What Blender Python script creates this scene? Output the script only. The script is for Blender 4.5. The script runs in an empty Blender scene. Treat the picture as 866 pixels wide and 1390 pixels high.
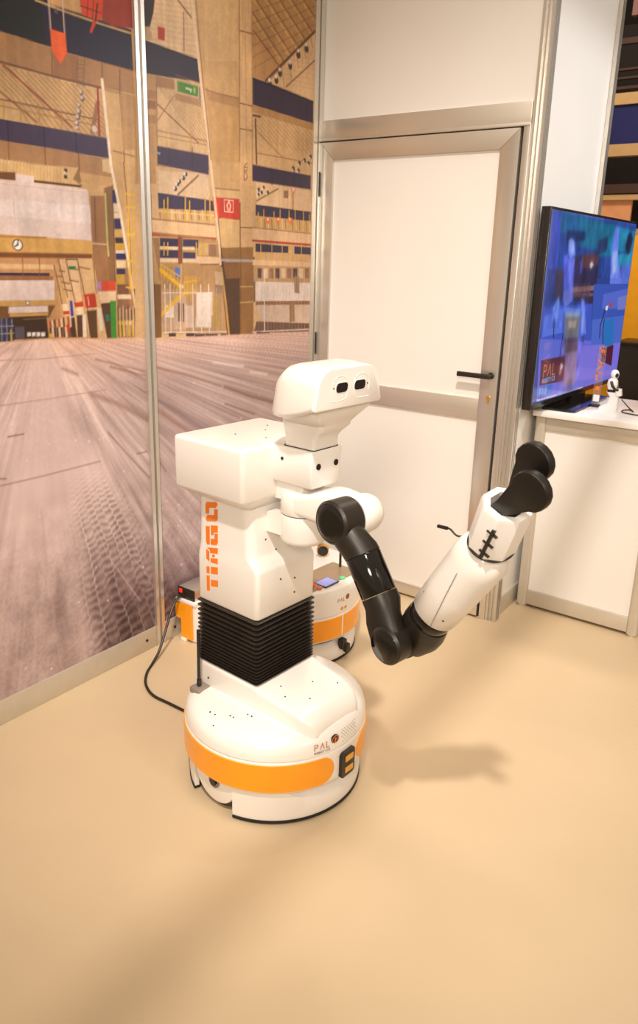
import bpy, bmesh, math, random
import numpy as np
from mathutils import Vector, Matrix

random.seed(7)
rng = np.random.default_rng(11)
PI = math.pi
C = bpy.context.scene.collection
scene = bpy.context.scene

# ------------------------------------------------------------------ camera
F_PX, YAW, PITCH, ROLL = 1025.64, -0.6173, 0.28298, 0.02706
CAM = Vector((2.1283, -2.9524, 1.5308))
fwd = Vector((math.sin(YAW) * math.cos(PITCH), math.cos(YAW) * math.cos(PITCH), -math.sin(PITCH)))
right = Vector((math.cos(YAW), -math.sin(YAW), 0))
up = right.cross(fwd)
r2 = right * math.cos(ROLL) + up * math.sin(ROLL)
u2 = -right * math.sin(ROLL) + up * math.cos(ROLL)
cam_data = bpy.data.cameras.new('camera')
cam = bpy.data.objects.new('camera', cam_data)
C.objects.link(cam)
m = Matrix.Identity(4)
for i in range(3):
    m[i][0], m[i][1], m[i][2], m[i][3] = r2[i], u2[i], -fwd[i], CAM[i]
cam.matrix_world = m
cam_data.sensor_fit = 'VERTICAL'
cam_data.sensor_height = 36.0
cam_data.lens = 36.0 * F_PX / 1390.0
cam_data.shift_y = -(695.0 - 650.0) / 1390.0
cam_data.clip_start = 0.05
cam_data.dof.use_dof = True
cam_data.dof.focus_distance = 2.3
cam_data.dof.aperture_fstop = 5.6
scene.camera = cam

# ------------------------------------------------------------------ light
scene.view_settings.view_transform = 'Standard'
scene.view_settings.look = 'None'
scene.view_settings.gamma = 1.0
scene.view_settings.use_curve_mapping = False
scene.view_settings.exposure = -0.66
world = bpy.data.worlds.new('hall_air')
scene.world = world
world.use_nodes = True
bg = world.node_tree.nodes['Background']
bg.inputs['Color'].default_value = (1.0, 0.77, 0.56, 1)
bg.inputs['Strength'].default_value = 0.82

def aim(o, target):
    d = Vector(target) - o.location
    o.rotation_euler = d.to_track_quat('-Z', 'Y').to_euler()

def area(name, loc, target, size, power, color):
    l = bpy.data.lights.new(name, 'AREA')
    l.shape = 'DISK'; l.size = size; l.energy = power; l.color = color
    o = bpy.data.objects.new(name, l); C.objects.link(o)
    o.location = loc; aim(o, target)
    return o

def spot(name, loc, target, radius, power, color, angle, blend=0.6):
    l = bpy.data.lights.new(name, 'SPOT')
    l.shadow_soft_size = radius; l.energy = power; l.color = color
    l.spot_size = math.radians(angle); l.spot_blend = blend
    o = bpy.data.objects.new(name, l); C.objects.link(o)
    o.location = loc; aim(o, target)
    return o

spot('hall_key_lamp', (2.72, -4.3, 6.0), (0.85, -0.55, 0.50), 0.13, 2200, (1.0, 0.90, 0.79), 40, 1.0)
spot('overhead_fill', (1.7, -1.6, 5.2), (0.95, -0.85, 0.0), 0.7, 400, (1.0, 0.90, 0.76), 46, 1.0)  # soft fill added overhead to lighten top surfaces, not a known fixture
spot('front_fill', (2.7, -4.8, 2.7), (0.55, -0.40, 0.85), 0.45, 560, (1.0, 0.87, 0.72), 60, 1.0)  # added frontal fill, brightens upright faces against the floor
spot('booth_side_lamp', (4.6, -2.2, 3.0), (0.2, -0.9, 0.8), 0.45, 220, (1.0, 0.85, 0.68), 50, 1.0)
area('hall_fill', (1.2, 1.6, 4.6), (0.3, 3.5, 1.4), 0.8, 130, (1.0, 0.86, 0.68))  # unseen light added to brighten the neighbouring stand and boards
spot('aisle_lamp', (3.4, 1.3, 3.0), (0.99, 0.40, 1.95), 0.35, 400, (0.95, 0.97, 1.0), 48, 1.0)

# ------------------------------------------------------------------ materials
def srgb(c):
    out = []
    for v in c:
        v = v / 255.0
        out.append(v / 12.92 if v <= 0.04045 else ((v + 0.055) / 1.055) ** 2.4)
    return tuple(out)

MATS = {}
def mat(name, col, rough=0.5, metal=0.0, var=0.06, scale=14.0, bump=0.0, bscale=200.0, coat=0.0,
        stretch=None, emit=None, trans=0.0, alpha=1.0, spec=0.5):
    if name in MATS:
        return MATS[name]
    M = bpy.data.materials.new(name); M.use_nodes = True
    nt = M.node_tree; n = nt.nodes; L = nt.links
    b = n['Principled BSDF']
    tc = n.new('ShaderNodeTexCoord'); mp = n.new('ShaderNodeMapping')
    L.new(tc.outputs['Object'], mp.inputs['Vector'])
    if stretch: mp.inputs['Scale'].default_value = stretch
    nz = n.new('ShaderNodeTexNoise'); nz.inputs['Scale'].default_value = scale
    nz.inputs['Detail'].default_value = 4.0
    L.new(mp.outputs['Vector'], nz.inputs['Vector'])
    rp = n.new('ShaderNodeValToRGB')
    lo = tuple(max(0, v * (1 - var)) for v in col); hi = tuple(min(1, v * (1 + var)) for v in col)
    rp.color_ramp.elements[0].position = 0.3; rp.color_ramp.elements[1].position = 0.7
    rp.color_ramp.elements[0].color = (*lo, 1); rp.color_ramp.elements[1].color = (*hi, 1)
    L.new(nz.outputs['Fac'], rp.inputs['Fac']); L.new(rp.outputs['Color'], b.inputs['Base Color'])
    b.inputs['Roughness'].default_value = rough; b.inputs['Metallic'].default_value = metal
    b.inputs['Coat Weight'].default_value = coat; b.inputs['Coat Roughness'].default_value = 0.08
    b.inputs['Transmission Weight'].default_value = trans
    b.inputs['Specular IOR Level'].default_value = spec
    if trans: b.inputs['IOR'].default_value = 1.12
    if bump:
        n2 = n.new('ShaderNodeTexNoise'); n2.inputs['Scale'].default_value = bscale
        L.new(mp.outputs['Vector'], n2.inputs['Vector'])
        bp = n.new('ShaderNodeBump'); bp.inputs['Strength'].default_value = bump
        bp.inputs['Distance'].default_value = 0.002
        L.new(n2.outputs['Fac'], bp.inputs['Height']); L.new(bp.outputs['Normal'], b.inputs['Normal'])
    if emit:
        b.inputs['Emission Color'].default_value = (*emit[0], 1); b.inputs['Emission Strength'].default_value = emit[1]
    MATS[name] = M
    return M

def print_mat(name, rough, emission=0.0, fine=0.0, coat=0.0):
    M = bpy.data.materials.new(name); M.use_nodes = True
    nt = M.node_tree; n = nt.nodes; L = nt.links; b = n['Principled BSDF']
    at = n.new('ShaderNodeAttribute'); at.attribute_name = 'print'
    col = at.outputs['Color']
    if fine:
        tc = n.new('ShaderNodeTexCoord'); nz = n.new('ShaderNodeTexNoise')
        nz.inputs['Scale'].default_value = 260.0; nz.inputs['Detail'].default_value = 3.0
        L.new(tc.outputs['Object'], nz.inputs['Vector'])
        mr = n.new('ShaderNodeMapRange'); mr.inputs['To Min'].default_value = 1 - fine; mr.inputs['To Max'].default_value = 1 + fine
        L.new(nz.outputs['Fac'], mr.inputs['Value'])
        mx = n.new('ShaderNodeVectorMath'); mx.operation = 'SCALE'
        L.new(col, mx.inputs[0]); L.new(mr.outputs['Result'], mx.inputs['Scale'])
        col = mx.outputs['Vector']
    if emission:
        L.new(col, b.inputs['Emission Color']); b.inputs['Emission Strength'].default_value = emission
        b.inputs['Base Color'].default_value = (0.01, 0.01, 0.012, 1)
    else:
        L.new(col, b.inputs['Base Color'])
    b.inputs['Roughness'].default_value = rough; b.inputs['Coat Weight'].default_value = coat
    return M

M_FLOOR = mat('beige_vinyl', srgb((203, 182, 150)), 0.42, var=0.035, scale=2.2, bump=0.02, bscale=500)
M_PANEL = mat('white_laminate', (0.80, 0.785, 0.76), 0.38, var=0.015, scale=3)
M_ALU = mat('brushed_aluminium', (0.70, 0.665, 0.615), 0.30, metal=0.80, var=0.004, scale=8, stretch=(1, 1, 0.3))
M_ALUH = mat('brushed_aluminium_crosswise', (0.68, 0.625, 0.555), 0.36, metal=0.70, var=0.006, scale=8, stretch=(0.3, 1, 1))
M_ALUP = mat('powder_coated_aluminium', (0.60, 0.55, 0.47), 0.42, metal=0.45, var=0.03, scale=20)
M_DARKGAP = mat('dark_seal', (0.012, 0.010, 0.009), 0.7)
M_WHITE = mat('white_robot_plastic', (0.83, 0.80, 0.765), 0.28, var=0.012, scale=6, coat=0.25)
M_WHITE2 = mat('bright_white_plastic', (0.88, 0.865, 0.85), 0.3, var=0.01, scale=6, coat=0.2)
M_ORANGE = mat('orange_gloss', (0.93, 0.34, 0.004), 0.25, var=0.03, coat=0.3)
M_ORANGE_TXT = mat('orange_lettering', (0.82, 0.20, 0.012), 0.4)
M_BROWN_TXT = mat('copper_lettering', (0.52, 0.20, 0.09), 0.4)
M_BLACK = mat('black_matt_plastic', (0.017, 0.0125, 0.009), 0.40, var=0.15, bump=0.02)
M_FINGER = mat('black_rubber_finger', (0.007, 0.005, 0.004), 0.42, var=0.15)
M_GLOSSBLK = mat('black_gloss_sleeve', (0.008, 0.007, 0.006), 0.09, var=0.1)
M_RUBBER = mat('black_bellows_fabric', (0.022, 0.016, 0.012), 0.38, var=0.2, bump=0.03)
M_GLASS = mat('dark_camera_glass', (0.010, 0.008, 0.010), 0.07)
M_SCREW = mat('dark_screw', (0.03, 0.022, 0.018), 0.45, metal=0.4)
M_STEEL = mat('brushed_steel', (0.62, 0.57, 0.50), 0.3, metal=0.8, var=0.05, scale=40, stretch=(1, 30, 30))
M_TAN = mat('tan_anodised_panel', (0.42, 0.31, 0.20), 0.4, metal=0.3, var=0.04)
M_RED = mat('red_plastic', (0.85, 0.09, 0.02), 0.35)
M_GREEN = mat('green_button', (0.10, 0.75, 0.32), 0.35)
M_LCD = mat('lcd_blue', (0.30, 0.32, 0.75), 0.2, emit=((0.45, 0.48, 0.9), 0.35))
M_LED = mat('red_switch', (0.8, 0.03, 0.02), 0.3, emit=((1.0, 0.05, 0.03), 0.5))
M_GREY = mat('grey_seam', (0.25, 0.21, 0.18), 0.5)
M_BRASS = mat('brass_rim', (0.75, 0.42, 0.10), 0.3, metal=0.8)

# ------------------------------------------------------------------ mesh helpers
class MB:
    def __init__(self): self.v = []; self.f = []
    def add(self, verts, faces):
        o = len(self.v)
        self.v += [tuple(p) for p in verts]
        self.f += [tuple(i + o for i in f) for f in faces]
        return self
    def box(self, x0, x1, y0, y1, z0, z1):
        return self.add([(x0, y0, z0), (x1, y0, z0), (x1, y1, z0), (x0, y1, z0),
                         (x0, y0, z1), (x1, y0, z1), (x1, y1, z1), (x0, y1, z1)],
                        [(0, 3, 2, 1), (4, 5, 6, 7), (0, 1, 5, 4), (1, 2, 6, 5), (2, 3, 7, 6), (3, 0, 4, 7)])
    def loft(self, rings, cap0=True, cap1=True, closed=True):
        n = len(rings[0]); V = [p for r in rings for p in r]; Fc = []
        for k in range(len(rings) - 1):
            for i in range(n if closed else n - 1):
                j = (i + 1) % n
                Fc.append((k * n + i, k * n + j, (k + 1) * n + j, (k + 1) * n + i))
        if cap0: Fc.append(tuple(range(n - 1, -1, -1)))
        if cap1: Fc.append(tuple((len(rings) - 1) * n + i for i in range(n)))
        return self.add(V, Fc)
    def lathe(self, prof, cx=0, cy=0, n=96, a0=0.0, a1=2 * PI):
        full = abs(a1 - a0 - 2 * PI) < 1e-6
        k = n if full else n + 1
        rings = []
        for i in range(k):
            a = a0 + (a1 - a0) * i / n
            rings.append([(cx + r * math.cos(a), cy + r * math.sin(a), z) for r, z in prof])
        V = [p for r in rings for p in r]; m_ = len(prof); Fc = []
        for i in range(n):
            i2 = (i + 1) % k
            for j in range(m_ - 1):
                Fc.append((i * m_ + j, i2 * m_ + j, i2 * m_ + j + 1, i * m_ + j + 1))
        return self.add(V, Fc)
    def cyl(self, p0, p1, r0, r1=None, n=32, caps=True):
        r1 = r0 if r1 is None else r1
        p0 = Vector(p0); p1 = Vector(p1); d = (p1 - p0).normalized()
        a = d.orthogonal().normalized(); b = d.cross(a)
        ring = lambda p, r: [p + (a * math.cos(2 * PI * i / n) + b * math.sin(2 * PI * i / n)) * r for i in range(n)]
        return self.loft([ring(p0, r0), ring(p1, r1)], caps, caps)
    def tube(self, pts, r, n=10):
        pts = [Vector(p) for p in pts]; rings = []
        a = None
        for i, p in enumerate(pts):
            d = (pts[min(i + 1, len(pts) - 1)] - pts[max(i - 1, 0)]).normalized()
            if a is None: a = d.orthogonal().normalized()
            a = (a - d * a.dot(d)).normalized(); b = d.cross(a)
            rings.append([p + (a * math.cos(2 * PI * k / n) + b * math.sin(2 * PI * k / n)) * r for k in range(n)])
        return self.loft(rings)
    def prism(self, poly, p0, ex, ey, depth):
        """flat polygon in the frame p0,ex,ey pushed along ex x ey by depth"""
        p0 = Vector(p0); ex = Vector(ex); ey = Vector(ey); nz = ex.cross(ey).normalized() * depth
        a = [p0 + ex * x + ey * y for x, y in poly]
        return self.loft([a, [q + nz for q in a]])
    def build(self, name, material, parent=None, smooth=35, bevel=0.0, seg=2, recalc=True):
        me = bpy.data.meshes.new(name)
        me.from_pydata(self.v, [], self.f)
        bm = bmesh.new(); bm.from_mesh(me)
        bmesh.ops.remove_doubles(bm, verts=bm.verts, dist=1e-6)
        if recalc: bmesh.ops.recalc_face_normals(bm, faces=bm.faces)
        if bevel:
            ed = [e for e in bm.edges if len(e.link_faces) == 2 and e.calc_face_angle(0) > 0.6]
            bmesh.ops.bevel(bm, geom=ed, offset=bevel, segments=seg, affect='EDGES', profile=0.5, clamp_overlap=True)
        bm.to_mesh(me); bm.free()
        if smooth:
            me.polygons.foreach_set('use_smooth', [True] * len(me.polygons))
            me.set_sharp_from_angle(angle=math.radians(smooth))
        me.materials.append(material)
        o = bpy.data.objects.new(name, me); C.objects.link(o)
        if parent: o.parent = parent
        return o

def rr(w, h, r, n=5, cx=0, cy=0):
    """rounded rectangle outline, full size w x h"""
    pts = []
    for sx, sy, a0 in ((1, 1, 0), (-1, 1, PI / 2), (-1, -1, PI), (1, -1, 3 * PI / 2)):
        for i in range(n + 1):
            a = a0 + PI / 2 * i / n
            pts.append((cx + sx * (w / 2 - r) + r * math.cos(a), cy + sy * (h / 2 - r) + r * math.sin(a)))
    return pts

def rrx(x0, x1, hy, r, z, n=5):
    return [(x, y, z) for x, y in rr(x1 - x0, 2 * hy, r, n, (x0 + x1) / 2, 0)]

def smooth_path(pts, n=8):
    """Catmull-Rom through the points"""
    P = [Vector(p) for p in pts]; P = [P[0] * 2 - P[1]] + P + [P[-1] * 2 - P[-2]]
    out = []
    for i in range(1, len(P) - 2):
        for k in range(n):
            t = k / n
            out.append(0.5 * ((2 * P[i]) + (P[i + 1] - P[i - 1]) * t + (2 * P[i - 1] - 5 * P[i] + 4 * P[i + 1] - P[i + 2]) * t * t
                              + (3 * P[i] - P[i - 1] - 3 * P[i + 1] + P[i + 2]) * t ** 3))
    out.append(P[-2])
    return out

def empty(name, loc=(0, 0, 0), rz=0.0):
    o = bpy.data.objects.new(name, None); C.objects.link(o)
    o.location = loc; o.rotation_euler = (0, 0, rz); o.empty_display_size = 0.1
    return o

def tag(o, label, cat, group=None):
    o['label'] = label; o['category'] = cat
    if group: o['group'] = group
    return o

def struct(o, label=None):
    o['kind'] = 'structure'
    if label: o['label'] = label
    return o

def box(name, M, x0, x1, y0, y1, z0, z1, parent=None, bevel=0.0):
    return MB().box(x0, x1, y0, y1, z0, z1).build(name, M, parent, bevel=bevel)

# stroke lettering: polylines in a unit cell, turned into thin quads mapped by a function
GLYPH = {
    'P': [[(0.1, 0), (0.1, 1), (0.65, 1), (0.85, 0.85), (0.85, 0.62), (0.65, 0.48), (0.1, 0.48)]],
    'A': [[(0, 0), (0.5, 1), (1, 0)]],
    'L': [[(0.1, 1), (0.1, 0), (0.8, 0)]],
    'R': [[(0.1, 0), (0.1, 1), (0.7, 1), (0.85, 0.75), (0.7, 0.5), (0.1, 0.5)], [(0.45, 0.5), (0.85, 0)]],
    'O': [[(0.25, 0), (0.08, 0.25), (0.08, 0.75), (0.25, 1), (0.72, 1), (0.9, 0.75), (0.9, 0.25), (0.72, 0), (0.25, 0)]],
    'B': [[(0.1, 0), (0.1, 1), (0.65, 1), (0.8, 0.75), (0.65, 0.52), (0.1, 0.52)], [(0.65, 0.52), (0.85, 0.27), (0.7, 0), (0.1, 0)]],
    'T': [[(0, 1), (1, 1)], [(0.5, 1), (0.5, 0)]],
    'I': [[(0.5, 0), (0.5, 1)]],
    'C': [[(0.9, 0.85), (0.7, 1), (0.25, 1), (0.08, 0.75), (0.08, 0.25), (0.25, 0), (0.7, 0), (0.9, 0.15)]],
    'S': [[(0.85, 0.88), (0.65, 1), (0.25, 1), (0.1, 0.78), (0.25, 0.55), (0.7, 0.45), (0.87, 0.22), (0.7, 0), (0.25, 0), (0.1, 0.12)]],
}
def lettering(mb, text, w, h, gap, sw, fn):
    """fn(u, v, k) -> 3D point; k = 0 surface, 1 raised face"""
    x = 0.0
    for ch in text:
        for line in GLYPH[ch]:
            for (ax, ay), (bx, by) in zip(line[:-1], line[1:]):
                a = Vector((x + ax * w, ay * h)); b = Vector((x + bx * w, by * h))
                d = b - a
                if d.length < 1e-9: continue
                d.normalize(); nn = Vector((-d.y, d.x)) * sw / 2; e = d * sw * 0.35
                q = [a - e - nn, b + e - nn, b + e + nn, a - e + nn]
                V = [fn(p.x, p.y, 0) for p in q] + [fn(p.x, p.y, 1) for p in q]
                mb.add(V, [(0, 3, 2, 1), (4, 5, 6, 7), (0, 1, 5, 4), (1, 2, 6, 5), (2, 3, 7, 6), (3, 0, 4, 7)])
        x += w + gap
    return x

# flat prints: a painted raster held as point colours on a fine grid
def paint(items, ys, zs, img, soft=False):
    """items in the print's own metres; img[len(zs), len(ys), 3] sRGB 0..255"""
    dy = ys[1] - ys[0]; dz = zs[1] - zs[0]
    def window(y0, y1, z0, z1):
        i0 = max(0, int((y0 - ys[0]) / dy) - 1); i1 = min(len(ys), int((y1 - ys[0]) / dy) + 3)
        j0 = max(0, int((z0 - zs[0]) / dz) - 1); j1 = min(len(zs), int((z1 - zs[0]) / dz) + 3)
        return i0, i1, j0, j1
    def segdist(Y, Z, a, b):
        d = (b[0] - a[0], b[1] - a[1]); L2 = d[0] ** 2 + d[1] ** 2 + 1e-12
        t = np.clip(((Y - a[0]) * d[0] + (Z - a[1]) * d[1]) / L2, 0, 1)
        return np.hypot(Y - a[0] - t * d[0], Z - a[1] - t * d[1])
    for it in items:
        kind, col = it[0], np.array(it[1], float)
        if kind == 'p':
            P = it[2]; yy = [p[0] for p in P]; zz = [p[1] for p in P]
            i0, i1, j0, j1 = window(min(yy), max(yy), min(zz), max(zz))
            if i1 <= i0 or j1 <= j0: continue
            Y, Z = np.meshgrid(ys[i0:i1], zs[j0:j1])
            ins = np.zeros(Y.shape, bool); dist = np.full(Y.shape, 9.0)
            for a, b in zip(P, P[1:] + P[:1]):
                cond = (a[1] > Z) != (b[1] > Z)
                with np.errstate(divide='ignore', invalid='ignore'):
                    xi = (b[0] - a[0]) * (Z - a[1]) / (b[1] - a[1] + 1e-15) + a[0]
                ins ^= cond & (Y < xi)
                dist = np.minimum(dist, segdist(Y, Z, a, b))
            sd = np.where(ins, dist, -dist)
            al = np.clip(sd / dy + 0.5, 0, 1)
        elif kind == 'l':
            w, P = it[2], it[3]; yy = [p[0] for p in P]; zz = [p[1] for p in P]
            g = 2.5 * w
            i0, i1, j0, j1 = window(min(yy) - g, max(yy) + g, min(zz) - g, max(zz) + g)
            if i1 <= i0 or j1 <= j0: continue
            Y, Z = np.meshgrid(ys[i0:i1], zs[j0:j1]); dist = np.full(Y.shape, 9.0)
            for a, b in zip(P[:-1], P[1:]): dist = np.minimum(dist, segdist(Y, Z, a, b))
            al = np.exp(-(dist / (w * 0.75)) ** 2) * 0.62 if soft else np.clip((w / 2 - dist) / dy + 0.5, 0, 1) * min(1.0, w / dy + 0.35)
        else:
            (cy, cz), r = it[2], it[3]
            i0, i1, j0, j1 = window(cy - r, cy + r, cz - r, cz + r)
            if i1 <= i0 or j1 <= j0: continue
            Y, Z = np.meshgrid(ys[i0:i1], zs[j0:j1])
            al = np.clip((r - np.hypot(Y - cy, Z - cz)) / dy + 0.5, 0, 1)
        img[j0:j1, i0:i1] += (col - img[j0:j1, i0:i1]) * al[..., None]

def lin(a):
    a = np.clip(a, 0, 255) / 255.0
    return np.where(a <= 0.04045, a / 12.92, ((a + 0.055) / 1.055) ** 2.4)

def print_sheet(name, M, origin, ex, ey, us, vs, colours, parent, thick=0.004):
    """grid sheet with front face colours; ex x ey is the facing direction"""
    nu, nv = len(us), len(vs)
    origin = np.array(origin, float); ex = np.array(ex, float); ey = np.array(ey, float)
    U, V = np.meshgrid(us, vs)
    P = (origin + U[..., None] * ex + V[..., None] * ey).reshape(-1, 3)
    idx = np.arange(nu * nv).reshape(nv, nu)
    q = np.stack([idx[:-1, :-1], idx[:-1, 1:], idx[1:, 1:], idx[1:, :-1]], -1).reshape(-1, 4)
    n = np.cross(ex, ey)
    back = (P.reshape(nv, nu, 3)[[0, 0, -1, -1], [0, -1, -1, 0]] - n * thick)
    k = len(P); fr = [idx[0, 0], idx[0, -1], idx[-1, -1], idx[-1, 0]]
    ext = np.array([[k + 3, k + 2, k + 1, k]] + [[fr[(i + 1) % 4], fr[i], k + i, k + (i + 1) % 4] for i in range(4)])
    P = np.concatenate([P, back]); q = np.concatenate([q, ext])
    me = bpy.data.meshes.new(name)
    me.vertices.add(len(P)); me.vertices.foreach_set('co', P.astype(np.float32).ravel())
    me.loops.add(q.size); me.loops.foreach_set('vertex_index', q.astype(np.int32).ravel())
    me.polygons.add(len(q)); me.polygons.foreach_set('loop_start', np.arange(0, q.size, 4, dtype=np.int32))
    me.update(calc_edges=True)
    at = me.color_attributes.new('print', 'FLOAT_COLOR', 'POINT')
    col = np.ones((len(P), 4), np.float32); col[:k, :3] = colours.reshape(-1, 3); col[k:, :3] = 0.5
    at.data.foreach_set('color', col.ravel())
    me.materials.append(M)
    o = bpy.data.objects.new(name, me); C.objects.link(o)
    if parent: o.parent = parent
    return o

def vnoise(x, y, seed=0):
    """smooth value noise for numpy arrays"""
    r = np.random.default_rng(seed).random((256, 256))
    xi = np.floor(x).astype(int); yi = np.floor(y).astype(int); fx = x - xi; fy = y - yi
    fx = fx * fx * (3 - 2 * fx); fy = fy * fy * (3 - 2 * fy)
    g = lambda a, b: r[(b) % 256, (a) % 256]
    return (g(xi, yi) * (1 - fx) + g(xi + 1, yi) * fx) * (1 - fy) + (g(xi, yi + 1) * (1 - fx) + g(xi + 1, yi + 1) * fx) * fy

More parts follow.
